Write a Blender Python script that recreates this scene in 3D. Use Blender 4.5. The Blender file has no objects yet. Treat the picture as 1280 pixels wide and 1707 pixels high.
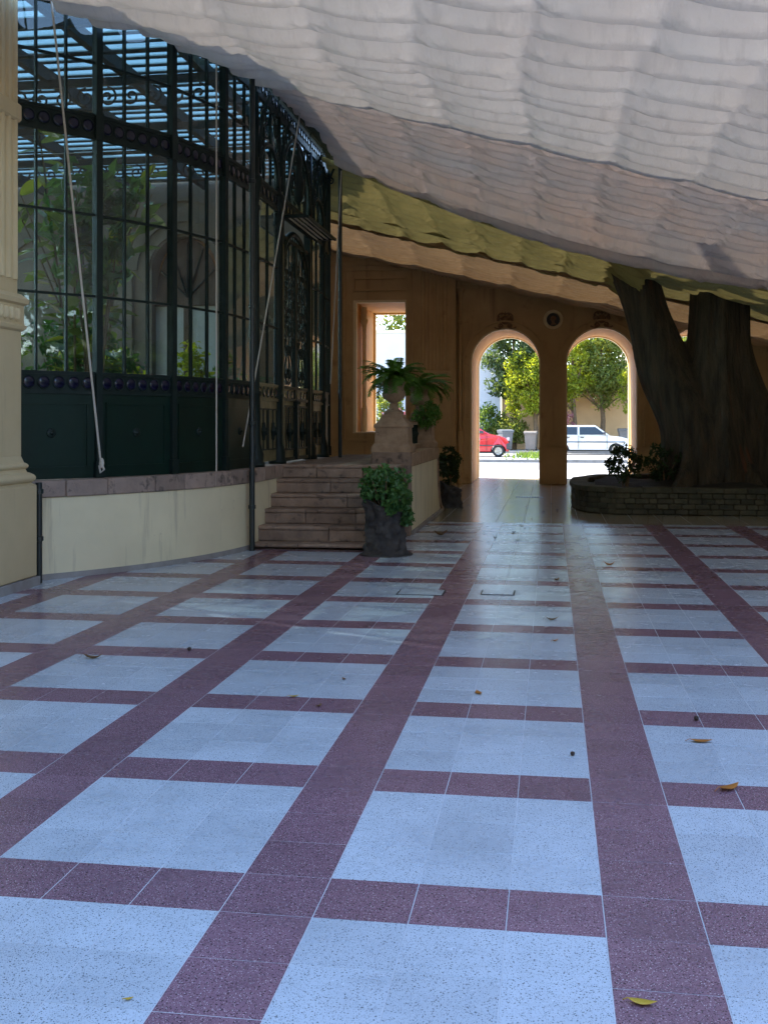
import bpy, math, random
import numpy as np
from mathutils import Vector, Matrix

SC = bpy.context.scene
COL = SC.collection
PI = math.pi
R_ = math.radians

# ---------------------------------------------------------------- camera
FPX, HC, PHI = 1840.0, 1.53, math.atan(279 / 1840.0)   # focal length in photo pixels, eye height, yaw
CP, SP = math.cos(PHI), math.sin(PHI)
cam = bpy.data.cameras.new('camera')
cam_o = bpy.data.objects.new('camera', cam)
COL.objects.link(cam_o)
cam_o.location = (0, 0, HC)
cam_o.rotation_euler = (R_(90), 0, PHI)
cam.sensor_fit = 'VERTICAL'
cam.sensor_height = 36.0
cam.lens = 36.0 * FPX / 1707.0
cam.shift_y = -(853.5 - 705.0) / 1707.0
cam.clip_start = 0.05
cam.clip_end = 4000
SC.camera = cam_o

# ---------------------------------------------------------------- world, sun, exposure
SUN_EL, SUN_A = R_(48), R_(28)            # elevation; angle of the sun beyond -X towards +Y
sun_dir = Vector((-math.cos(SUN_EL) * math.cos(SUN_A), math.cos(SUN_EL) * math.sin(SUN_A), math.sin(SUN_EL)))
world = bpy.data.worlds.new('World')
SC.world = world
world.use_nodes = True
wn = world.node_tree
bg = wn.nodes['Background']
sky = wn.nodes.new('ShaderNodeTexSky')
sky.sky_type = 'NISHITA'
sky.sun_disc = False
sky.sun_elevation = SUN_EL
sky.sun_rotation = math.atan2(sun_dir.x, sun_dir.y)
sky.air_density = 1.0
sky.dust_density = 0.3
sky.ozone_density = 2.5
wn.links.new(sky.outputs[0], bg.inputs[0])
bg.inputs[1].default_value = 0.15
sun = bpy.data.lights.new('sun', 'SUN')
sun.energy = 3.0
sun.angle = R_(0.53)
sun.color = (1.0, 0.93, 0.82)
sun_o = bpy.data.objects.new('sun', sun)
COL.objects.link(sun_o)
sun_o.location = (-20, 8, 30)
sun_o.rotation_euler = (-sun_dir).to_track_quat('-Z', 'Y').to_euler()
SC.view_settings.view_transform = 'Standard'
SC.view_settings.look = 'None'
SC.view_settings.gamma = 1.0
SC.view_settings.use_curve_mapping = False
SC.view_settings.exposure = 2.7
SC.render.engine = 'CYCLES'
SC.cycles.use_denoising = True
SC.cycles.max_bounces = 10
SC.cycles.diffuse_bounces = 5
SC.cycles.transparent_max_bounces = 24
SC.cycles.caustics_reflective = False
SC.cycles.caustics_refractive = False
SC.cycles.sample_clamp_indirect = 6.0

# ---------------------------------------------------------------- material helpers
def new_mat(name):
    m = bpy.data.materials.new(name)
    m.use_nodes = True
    return m, m.node_tree, m.node_tree.nodes['Principled BSDF']

def ramp(nt, fac, stops, interp='LINEAR'):
    n = nt.nodes.new('ShaderNodeValToRGB')
    n.color_ramp.interpolation = interp
    els = n.color_ramp.elements
    while len(els) < len(stops):
        els.new(0.5)
    for e, (p, c) in zip(els, stops):
        e.position = p
        e.color = (c[0], c[1], c[2], 1) if isinstance(c, (tuple, list)) else (c, c, c, 1)
    nt.links.new(fac, n.inputs[0])
    return n.outputs[0]

def mixc(nt, fac, a, b, mode='MIX'):
    n = nt.nodes.new('ShaderNodeMix')
    n.data_type = 'RGBA'
    n.blend_type = mode
    for sock, val in ((n.inputs[0], fac), (n.inputs[6], a), (n.inputs[7], b)):
        if hasattr(val, 'is_linked'):
            nt.links.new(val, sock)
        elif isinstance(val, (tuple, list)):
            sock.default_value = (val[0], val[1], val[2], 1)
        else:
            sock.default_value = val
    return n.outputs[2]

def math_n(nt, op, a, b=0.0, clamp=False):
    n = nt.nodes.new('ShaderNodeMath')
    n.operation = op
    n.use_clamp = clamp
    for sock, val in ((n.inputs[0], a), (n.inputs[1], b)):
        if hasattr(val, 'is_linked'):
            nt.links.new(val, sock)
        else:
            sock.default_value = val
    return n.outputs[0]

def coords(nt, scale=(1, 1, 1)):
    """world-space position, so shared meshes do not repeat their grain"""
    g = nt.nodes.new('ShaderNodeNewGeometry')
    mp = nt.nodes.new('ShaderNodeMapping')
    mp.inputs['Scale'].default_value = scale
    nt.links.new(g.outputs['Position'], mp.inputs[0])
    return mp.outputs[0]

def noise(nt, vec, scale, detail=4, rough=0.55):
    n = nt.nodes.new('ShaderNodeTexNoise')
    n.inputs['Scale'].default_value = scale
    n.inputs['Detail'].default_value = detail
    n.inputs['Roughness'].default_value = rough
    nt.links.new(vec, n.inputs['Vector'])
    return n.outputs[0]

def vor(nt, vec, scale, feature='F1', out='Distance'):
    n = nt.nodes.new('ShaderNodeTexVoronoi')
    n.feature = feature
    n.inputs['Scale'].default_value = scale
    nt.links.new(vec, n.inputs['Vector'])
    return n.outputs[out]

def bump(nt, bs, height, strength=0.3, dist=0.01):
    b = nt.nodes.new('ShaderNodeBump')
    b.inputs['Strength'].default_value = strength
    b.inputs['Distance'].default_value = dist
    nt.links.new(height, b.inputs['Height'])
    nt.links.new(b.outputs[0], bs.inputs['Normal'])

def obj_random(nt):
    n = nt.nodes.new('ShaderNodeObjectInfo')
    return n.outputs['Random']

def weathered(name, c1, c2, scale=3.0, rough=0.7, bscale=40, bstr=0.25, bdist=0.004, stretch=(1, 1, 1), spots=None, streak=None, objvar=0.0, spec=0.5):
    """two tones blended by noise, optional darker spots / vertical streaks, fine relief"""
    m, nt, bs = new_mat(name)
    v = coords(nt, stretch)
    n1 = noise(nt, v, scale, 6, 0.6)
    col = mixc(nt, ramp(nt, n1, [(0.32, 0.0), (0.68, 1.0)]), c1, c2)
    if spots:
        n2 = noise(nt, v, spots[1], 5, 0.65)
        col = mixc(nt, ramp(nt, n2, [(spots[2], 0.0), (spots[2] + 0.12, 1.0)]), col, spots[0])
    if streak:
        v2 = coords(nt, (streak[1], streak[1], streak[1] * 0.08))
        n3 = noise(nt, v2, 1.0, 5, 0.6)
        col = mixc(nt, ramp(nt, n3, [(streak[2], 0.0), (streak[2] + 0.16, 0.75)]), col, streak[0])
    if objvar:
        f = math_n(nt, 'MULTIPLY_ADD', obj_random(nt), objvar)
        f.node.inputs[2].default_value = 1.0 - objvar / 2
        cmb = nt.nodes.new('ShaderNodeCombineColor')
        for i in range(3):
            nt.links.new(f, cmb.inputs[i])
        col = mixc(nt, 1.0, col, cmb.outputs[0], 'MULTIPLY')
    nt.links.new(col, bs.inputs['Base Color'])
    n4 = noise(nt, v, bscale, 5, 0.6)
    bump(nt, bs, n4, bstr, bdist)
    rr = nt.nodes.new('ShaderNodeMapRange')
    rr.inputs[3].default_value = max(0.05, rough - 0.1)
    rr.inputs[4].default_value = min(1.0, rough + 0.1)
    nt.links.new(n1, rr.inputs[0])
    nt.links.new(rr.outputs[0], bs.inputs['Roughness'])
    bs.inputs['Specular IOR Level'].default_value = spec
    return m

def plain(name, c, rough=0.5, metal=0.0, coat=0.0, var=0.15):
    m, nt, bs = new_mat(name)
    v = coords(nt)
    n1 = noise(nt, v, 9.0, 4)
    col = mixc(nt, n1, [x * (1 - var) for x in c], [min(1, x * (1 + var)) for x in c])
    nt.links.new(col, bs.inputs['Base Color'])
    bs.inputs['Roughness'].default_value = rough
    bs.inputs['Metallic'].default_value = metal
    bs.inputs['Coat Weight'].default_value = coat
    return m

def terrazzo(name, base, base2, dark, light, dark_t, light_t, var=(0.88, 1.08), rough=(0.14, 0.38)):
    m, nt, bs = new_mat(name)
    v = coords(nt)
    att = nt.nodes.new('ShaderNodeAttribute')
    att.attribute_name = 'rnd'
    rnd = math_n(nt, 'FRACT', math_n(nt, 'ADD', att.outputs['Fac'], obj_random(nt)))
    big = noise(nt, v, 1.7, 5, 0.6)
    mid = noise(nt, v, 9.0, 5, 0.6)
    col = mixc(nt, ramp(nt, mid, [(0.3, 0), (0.7, 1)]), base, base2)
    # soft foot-traffic grime with a shape of its own
    col = mixc(nt, ramp(nt, big, [(0.42, 0), (0.72, 0.75)]), col, [x * 0.70 for x in base])
    v3 = coords(nt, (1.0, 3.5, 1.0))
    col = mixc(nt, ramp(nt, noise(nt, v3, 2.6, 7, 0.7), [(0.56, 0), (0.72, 0.5)]), col, [x * 0.62 for x in base])
    n = nt.nodes.new('ShaderNodeMapRange')
    n.inputs[3].default_value = var[0]
    n.inputs[4].default_value = var[1]
    nt.links.new(rnd, n.inputs[0])
    cmb = nt.nodes.new('ShaderNodeCombineColor')
    for i in range(3):
        nt.links.new(n.outputs[0], cmb.inputs[i])
    col = mixc(nt, 1.0, col, cmb.outputs[0], 'MULTIPLY')
    # marble chips
    wob = nt.nodes.new('ShaderNodeTexNoise')
    wob.inputs['Scale'].default_value = 60
    nt.links.new(v, wob.inputs['Vector'])
    vv = nt.nodes.new('ShaderNodeVectorMath')
    vv.operation = 'MULTIPLY_ADD'
    nt.links.new(wob.outputs['Color'], vv.inputs[0])
    vv.inputs[1].default_value = (0.012, 0.012, 0.012)
    nt.links.new(v, vv.inputs[2])
    for (sc, th, c, off) in ((95, dark_t, dark, 0.0), (120, light_t, light, 3.7), (210, dark_t + 0.02, dark, 9.1)):
        off_n = nt.nodes.new('ShaderNodeVectorMath')
        off_n.operation = 'ADD'
        off_n.inputs[1].default_value = (off, off * 1.3, 0)
        nt.links.new(vv.outputs[0], off_n.inputs[0])
        d = vor(nt, off_n.outputs[0], sc)
        col = mixc(nt, ramp(nt, d, [(th, 0.85), (th + 0.06, 0.0)]), col, c)
    nt.links.new(col, bs.inputs['Base Color'])
    rr = nt.nodes.new('ShaderNodeMapRange')
    rr.inputs[3].default_value = rough[0]
    rr.inputs[4].default_value = rough[1]
    nt.links.new(mixc(nt, 0.5, big, mid), rr.inputs[0])
    nt.links.new(rr.outputs[0], bs.inputs['Roughness'])
    bs.inputs['Specular IOR Level'].default_value = 0.5
    bump(nt, bs, noise(nt, v, 3.0, 3), 0.08, 0.01)
    return m

def leaf_mat(name, c1, c2, trans=0.45, rough=0.45, tcol=None):
    m, nt, bs = new_mat(name)
    att = nt.nodes.new('ShaderNodeAttribute')
    att.attribute_name = 'rnd'
    col = mixc(nt, att.outputs['Fac'], c1, c2)
    nt.links.new(col, bs.inputs['Base Color'])
    bs.inputs['Roughness'].default_value = rough
    tr = nt.nodes.new('ShaderNodeBsdfTranslucent')
    tc = mixc(nt, 1.0, col, tcol or (1.9, 1.7, 0.7), 'MULTIPLY')
    nt.links.new(tc, tr.inputs[0])
    mx = nt.nodes.new('ShaderNodeMixShader')
    mx.inputs[0].default_value = trans
    nt.links.new(bs.outputs[0], mx.inputs[1])
    nt.links.new(tr.outputs[0], mx.inputs[2])
    nt.links.new(mx.outputs[0], nt.nodes['Material Output'].inputs[0])
    return m

def glass_mat(name, tint, rough=0.02, trans_w=0.85, wav=0.0):
    """thin old window glass: clear film plus Fresnel gloss, a little dust"""
    m, nt, bs = new_mat(name)
    tp = nt.nodes.new('ShaderNodeBsdfTransparent')
    tp.inputs[0].default_value = (*tint, 1)
    gl = nt.nodes.new('ShaderNodeBsdfGlossy')
    gl.inputs['Roughness'].default_value = rough
    gl.inputs[0].default_value = (1, 1, 1, 1)
    fr = nt.nodes.new('ShaderNodeLayerWeight')      # Schlick term, the same on both faces of the sheet
    if wav:
        b = nt.nodes.new('ShaderNodeBump')
        b.inputs['Strength'].default_value = wav
        b.inputs['Distance'].default_value = 0.004
        nt.links.new(noise(nt, coords(nt), 5.0, 2), b.inputs['Height'])
        nt.links.new(b.outputs[0], gl.inputs['Normal'])
        nt.links.new(b.outputs[0], fr.inputs['Normal'])
    mx = nt.nodes.new('ShaderNodeMixShader')
    f2 = math_n(nt, 'ADD', math_n(nt, 'MULTIPLY', math_n(nt, 'POWER', fr.outputs['Facing'], 5.0), 0.9), 0.036, True)
    nt.links.new(f2, mx.inputs[0])
    nt.links.new(tp.outputs[0], mx.inputs[1])
    nt.links.new(gl.outputs[0], mx.inputs[2])
    df = nt.nodes.new('ShaderNodeBsdfDiffuse')
    df.inputs[0].default_value = (0.35, 0.36, 0.34, 1)
    mx2 = nt.nodes.new('ShaderNodeMixShader')
    dust = ramp(nt, noise(nt, coords(nt), 3.0, 6, 0.7), [(0.35, 0.0), (0.8, (1 - trans_w))])
    nt.links.new(dust, mx2.inputs[0])
    nt.links.new(mx.outputs[0], mx2.inputs[1])
    nt.links.new(df.outputs[0], mx2.inputs[2])
    nt.links.new(mx2.outputs[0], nt.nodes['Material Output'].inputs[0])
    return m

def frosted(name, c):
    m, nt, bs = new_mat(name)
    tr = nt.nodes.new('ShaderNodeBsdfTranslucent')
    col = mixc(nt, noise(nt, coords(nt, (0.5, 3, 3)), 2.0, 4), [x * 0.75 for x in c], [x * 1.2 for x in c])
    nt.links.new(col, tr.inputs[0])
    tp = nt.nodes.new('ShaderNodeBsdfTransparent')
    tp.inputs[0].default_value = (0.75, 0.85, 0.9, 1)
    mx = nt.nodes.new('ShaderNodeMixShader')
    mx.inputs[0].default_value = 0.32
    nt.links.new(tr.outputs[0], mx.inputs[1])
    nt.links.new(tp.outputs[0], mx.inputs[2])
    nt.links.new(mx.outputs[0], nt.nodes['Material Output'].inputs[0])
    return m

def fabric_mat(name, c1, c2, trans):
    m, nt, bs = new_mat(name)
    v = coords(nt)
    n1 = noise(nt, v, 0.7, 6, 0.6)
    col = mixc(nt, ramp(nt, n1, [(0.3, 0), (0.7, 1)]), c1, c2)
    v2 = coords(nt, (9, 2.2, 2.2))
    st = noise(nt, v2, 1.0, 5, 0.65)
    col = mixc(nt, ramp(nt, st, [(0.52, 0), (0.75, 0.35)]), col, [x * 0.6 for x in c2])
    nt.links.new(col, bs.inputs['Base Color'])
    bs.inputs['Roughness'].default_value = 0.85
    bs.inputs['Specular IOR Level'].default_value = 0.15
    bump(nt, bs, noise(nt, coords(nt, (7, 3, 3)), 3.0, 7, 0.68), 0.55, 0.03)
    tr = nt.nodes.new('ShaderNodeBsdfTranslucent')
    nt.links.new(col, tr.inputs[0])
    mx = nt.nodes.new('ShaderNodeMixShader')
    mx.inputs[0].default_value = trans
    nt.links.new(bs.outputs[0], mx.inputs[1])
    nt.links.new(tr.outputs[0], mx.inputs[2])
    nt.links.new(mx.outputs[0], nt.nodes['Material Output'].inputs[0])
    return m

M = {}
M['t_white'] = terrazzo('pale_terrazzo', (0.555, 0.625, 0.70), (0.495, 0.565, 0.64), (0.07, 0.08, 0.09), (0.70, 0.72, 0.74), 0.20, 0.10, (0.91, 1.05))
M['t_red'] = terrazzo('red_terrazzo', (0.270, 0.148, 0.190), (0.215, 0.116, 0.152), (0.035, 0.02, 0.024), (0.60, 0.48, 0.52), 0.24, 0.19)
M['t_plain'] = terrazzo('worn_sheen_terrazzo', (0.40, 0.36, 0.26), (0.32, 0.28, 0.20), (0.10, 0.09, 0.08), (0.5, 0.48, 0.42), 0.15, 0.08, (0.88, 1.08), (0.09, 0.28))  # yellowish base stands in for the golden sheen on the far floor
M['grout'] = weathered('pale_grout', (0.57, 0.60, 0.64), (0.46, 0.48, 0.51), 6, 0.8)
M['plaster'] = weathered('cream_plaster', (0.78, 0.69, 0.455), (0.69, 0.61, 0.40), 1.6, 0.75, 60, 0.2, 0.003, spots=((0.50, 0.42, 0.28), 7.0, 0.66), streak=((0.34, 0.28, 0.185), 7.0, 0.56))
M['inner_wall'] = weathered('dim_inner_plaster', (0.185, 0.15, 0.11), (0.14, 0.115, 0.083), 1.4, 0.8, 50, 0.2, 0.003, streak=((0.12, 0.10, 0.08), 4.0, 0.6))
M['root'] = weathered('reddish_root', (0.13, 0.055, 0.024), (0.07, 0.035, 0.018), 5, 0.85, 12, 0.7, 0.02)
M['house'] = weathered('yellow_limewash', (0.62, 0.50, 0.29), (0.55, 0.44, 0.25), 1.5, 0.75, 70, 0.2, 0.003, streak=((0.30, 0.25, 0.15), 6.0, 0.64))
M['stone_pink'] = weathered('pink_stone', (0.37, 0.27, 0.21), (0.25, 0.19, 0.155), 5, 0.8, 30, 0.5, 0.012, spots=((0.11, 0.085, 0.07), 8, 0.54), objvar=0.5)
M['step'] = weathered('worn_step_stone', (0.34, 0.235, 0.165), (0.20, 0.135, 0.095), 6, 0.85, 26, 0.7, 0.016, spots=((0.07, 0.052, 0.04), 7, 0.56), objvar=0.45)
M['step_light'] = weathered('pale_pedestal_stone', (0.42, 0.285, 0.175), (0.27, 0.175, 0.105), 7, 0.85, 28, 0.6, 0.014, spots=((0.09, 0.06, 0.045), 8, 0.6), objvar=0.2)
M['iron'] = weathered('dark_green_iron', (0.012, 0.022, 0.018), (0.007, 0.014, 0.012), 8, 0.5, 60, 0.15, 0.002, spec=0.22)
M['panel'] = weathered('green_sheet_metal', (0.005, 0.021, 0.014), (0.004, 0.015, 0.010), 3, 0.38, 12, 0.12, 0.004, spec=0.3)
M['gold_iron_reflection'] = weathered('ochre_iron_and_reflection', (0.22, 0.19, 0.09), (0.12, 0.10, 0.045), 8, 0.5, 40, 0.2, 0.002)  # ochre also stands in for glass reflecting the cream stair wall
M['glass'] = glass_mat('old_window_glass', (0.80, 0.86, 0.84), 0.015, 0.965, 0.15)
M['roof_glass'] = frosted('whitewashed_roof_glass', (0.085, 0.145, 0.19))
M['blue'] = plain('cobalt_glass', (0.003, 0.003, 0.020), 0.2)
M['ochre'] = weathered('ochre_limewash', (0.56, 0.385, 0.195), (0.44, 0.295, 0.145), 1.2, 0.8, 50, 0.25, 0.004, spots=((0.34, 0.21, 0.10), 2.2, 0.60), streak=((0.26, 0.16, 0.08), 4.0, 0.58))
M['orange'] = weathered('orange_limewash', (0.52, 0.27, 0.065), (0.44, 0.225, 0.055), 1.5, 0.75, 50, 0.2, 0.003)
M['cream'] = weathered('cream_trim', (0.78, 0.66, 0.42), (0.70, 0.58, 0.36), 3, 0.7)
M['canvas'] = fabric_mat('white_canvas', (0.72, 0.665, 0.595), (0.66, 0.585, 0.51), 0.056)
M['canvas_pink'] = fabric_mat('sun_patch_canvas', (0.66, 0.49, 0.39), (0.52, 0.48, 0.455), 0.042)  # peach patches of sun through the cloth are mixed into this colour
M['canvas_yellow'] = fabric_mat('yellow_canvas', (0.38, 0.31, 0.115), (0.31, 0.255, 0.095), 0.06)  # yellow base tone for the near back panels and the hem
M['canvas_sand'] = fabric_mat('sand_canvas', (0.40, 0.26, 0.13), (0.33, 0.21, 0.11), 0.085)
M['bark'] = weathered('mottled_bark', (0.100, 0.074, 0.042), (0.028, 0.023, 0.014), 2.6, 0.85, 6, 1.0, 0.14, stretch=(3.0, 3.0, 0.35), spots=((0.13, 0.06, 0.028), 2.5, 0.60))
M['moss_stone'] = weathered('mossy_stone', (0.095, 0.085, 0.050), (0.045, 0.045, 0.026), 6, 0.9, 30, 0.7, 0.015, spots=((0.04, 0.04, 0.025), 7, 0.6), objvar=0.6)
M['soil'] = weathered('dark_soil', (0.025, 0.019, 0.013), (0.015, 0.012, 0.009), 9, 0.95, 20, 1.0, 0.03)
M['rope'] = weathered('pale_rope', (0.55, 0.50, 0.42), (0.42, 0.38, 0.32), 60, 0.9, 300, 0.6, 0.004)
M['pipe'] = weathered('dark_pipe_paint', (0.02, 0.028, 0.026), (0.012, 0.018, 0.017), 7, 0.45, 40, 0.2, 0.002, spots=((0.15, 0.13, 0.10), 30, 0.72))
M['pot'] = weathered('rough_dark_pot', (0.070, 0.062, 0.056), (0.028, 0.026, 0.026), 8, 0.85, 22, 0.9, 0.02, spots=((0.14, 0.12, 0.10), 12, 0.66))
M['fern'] = leaf_mat('fern_green', (0.055, 0.15, 0.025), (0.12, 0.24, 0.045), 0.35)
M['ivy'] = leaf_mat('pot_leaf_green', (0.04, 0.12, 0.035), (0.09, 0.20, 0.055), 0.3)
M['shrub_dark'] = leaf_mat('dark_shrub_green', (0.02, 0.045, 0.016), (0.04, 0.075, 0.025), 0.3)
M['tree_bright'] = leaf_mat('bright_tree_green', (0.16, 0.22, 0.018), (0.30, 0.32, 0.03), 0.6)
M['tree_dark'] = leaf_mat('dark_tree_green', (0.045, 0.08, 0.028), (0.09, 0.13, 0.04), 0.4)
M['tree_olive'] = leaf_mat('olive_tree_green', (0.11, 0.16, 0.03), (0.21, 0.23, 0.05), 0.5)
M['hedge'] = leaf_mat('hedge_green', (0.06, 0.12, 0.02), (0.13, 0.19, 0.03), 0.45)
M['bloom'] = leaf_mat('pink_bloom', (0.35, 0.12, 0.14), (0.45, 0.2, 0.2), 0.4, tcol=(1.2, 1, 1))
M['crown'] = leaf_mat('glossy_tree_green', (0.03, 0.06, 0.015), (0.06, 0.09, 0.02), 0.3)
M['rubber'] = leaf_mat('rubber_plant_green', (0.05, 0.125, 0.035), (0.24, 0.27, 0.035), 0.3, 0.25)
M['stem'] = weathered('brown_stem', (0.16, 0.10, 0.05), (0.09, 0.06, 0.03), 12, 0.8)
M['leaf_brown'] = plain('brown_dry_leaf', (0.16, 0.085, 0.03), 0.6)
M['leaf_orange'] = plain('orange_dry_leaf', (0.42, 0.15, 0.02), 0.5)
M['leaf_yellow'] = plain('yellow_dry_leaf', (0.5, 0.33, 0.03), 0.5)
M['nut'] = plain('dark_seed', (0.03, 0.014, 0.008), 0.5)
M['steel'] = plain('grey_steel', (0.35, 0.36, 0.37), 0.4, 0.6)
M['asphalt'] = weathered('sun_bleached_asphalt', (0.21, 0.21, 0.20), (0.17, 0.17, 0.165), 1.5, 0.9, 60, 0.4, 0.01)
M['added_lawn'] = weathered('lawn_green', (0.035, 0.06, 0.014), (0.05, 0.075, 0.02), 2, 0.95, 60, 0.6, 0.03)
M['pavement'] = weathered('pale_pavement', (0.38, 0.37, 0.35), (0.32, 0.31, 0.29), 2.5, 0.9, 40, 0.3, 0.005)
M['kerb'] = weathered('kerb_stone', (0.34, 0.32, 0.30), (0.24, 0.22, 0.2), 5, 0.9)
M['earth'] = weathered('dry_earth', (0.16, 0.13, 0.09), (0.11, 0.10, 0.06), 0.5, 0.95)
M['white_wall'] = weathered('whitewashed_wall', (0.64, 0.65, 0.66), (0.58, 0.585, 0.59), 0.8, 0.85, streak=((0.45, 0.45, 0.43), 3, 0.64))
M['ochre_wall'] = weathered('peach_wall', (0.60, 0.38, 0.19), (0.53, 0.33, 0.165), 0.8, 0.85, streak=((0.32, 0.2, 0.12), 3, 0.66))
M['pink_wall'] = weathered('pale_pink_wall', (0.64, 0.53, 0.46), (0.58, 0.47, 0.41), 0.6, 0.85)
M['car_red'] = plain('red_car_paint', (0.62, 0.012, 0.016), 0.25, 0, 1.0, 0.04)
M['car_white'] = plain('white_car_paint', (0.72, 0.70, 0.64), 0.28, 0, 0.8, 0.03)
M['car_glass'] = plain('dark_car_glass', (0.03, 0.04, 0.045), 0.05)
M['rubber_black'] = plain('black_rubber', (0.018, 0.018, 0.018), 0.7)
M['trim_grey'] = plain('grey_bumper_plastic', (0.06, 0.06, 0.062), 0.55)
M['hub'] = plain('cream_hubcap', (0.55, 0.5, 0.4), 0.35, 0.3)
M['lamp_glass'] = plain('headlight_glass', (0.75, 0.75, 0.72), 0.1)
M['lamp_red'] = plain('tail_light_glass', (0.5, 0.02, 0.02), 0.2)
M['bin'] = weathered('grey_bin_plastic', (0.15, 0.155, 0.16), (0.12, 0.125, 0.13), 5, 0.5)
M['bin_tan'] = weathered('tan_bin_plastic', (0.20, 0.175, 0.15), (0.16, 0.14, 0.12), 5, 0.5)
M['door_wood'] = weathered('brown_door_wood', (0.075, 0.034, 0.015), (0.045, 0.022, 0.010), 5, 0.5, stretch=(6, 6, 0.6))
M['door_white'] = weathered('pale_door_paint', (0.5, 0.5, 0.48), (0.44, 0.44, 0.42), 4, 0.5)
M['relief'] = weathered('dark_relief', (0.26, 0.15, 0.07), (0.16, 0.09, 0.045), 9, 0.6)
M['disc_black'] = plain('black_medallion_ground', (0.012, 0.011, 0.012), 0.5)
M['wood_pale'] = weathered('weathered_slat_wood', (0.6, 0.55, 0.47), (0.4, 0.35, 0.29), 5, 0.7, stretch=(1, 8, 8))
M['decal'] = plain('white_door_decal', (0.75, 0.72, 0.7), 0.4)

# ---------------------------------------------------------------- object helpers
WM = {}          # world matrix of every object made here
def link(o, parent=None, Mw=None):
    COL.objects.link(o)
    Mw = Mw or Matrix.Identity(4)
    if parent is not None:
        o.parent = parent
        o.matrix_basis = WM[parent.name].inverted() @ Mw
    else:
        o.matrix_basis = Mw
    WM[o.name] = Mw
    return o

def tag(o, label=None, cat=None, group=None, kind=None):
    if label: o['label'] = label
    if cat: o['category'] = cat
    if group: o['group'] = group
    if kind: o['kind'] = kind
    return o

def thing(name, loc, label, cat, group=None, rz=0.0):
    o = bpy.data.objects.new(name, None)
    o.empty_display_size = 0.2
    link(o, None, Matrix.Translation(loc) @ Matrix.Rotation(rz, 4, 'Z'))
    return tag(o, label, cat, group)

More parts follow.
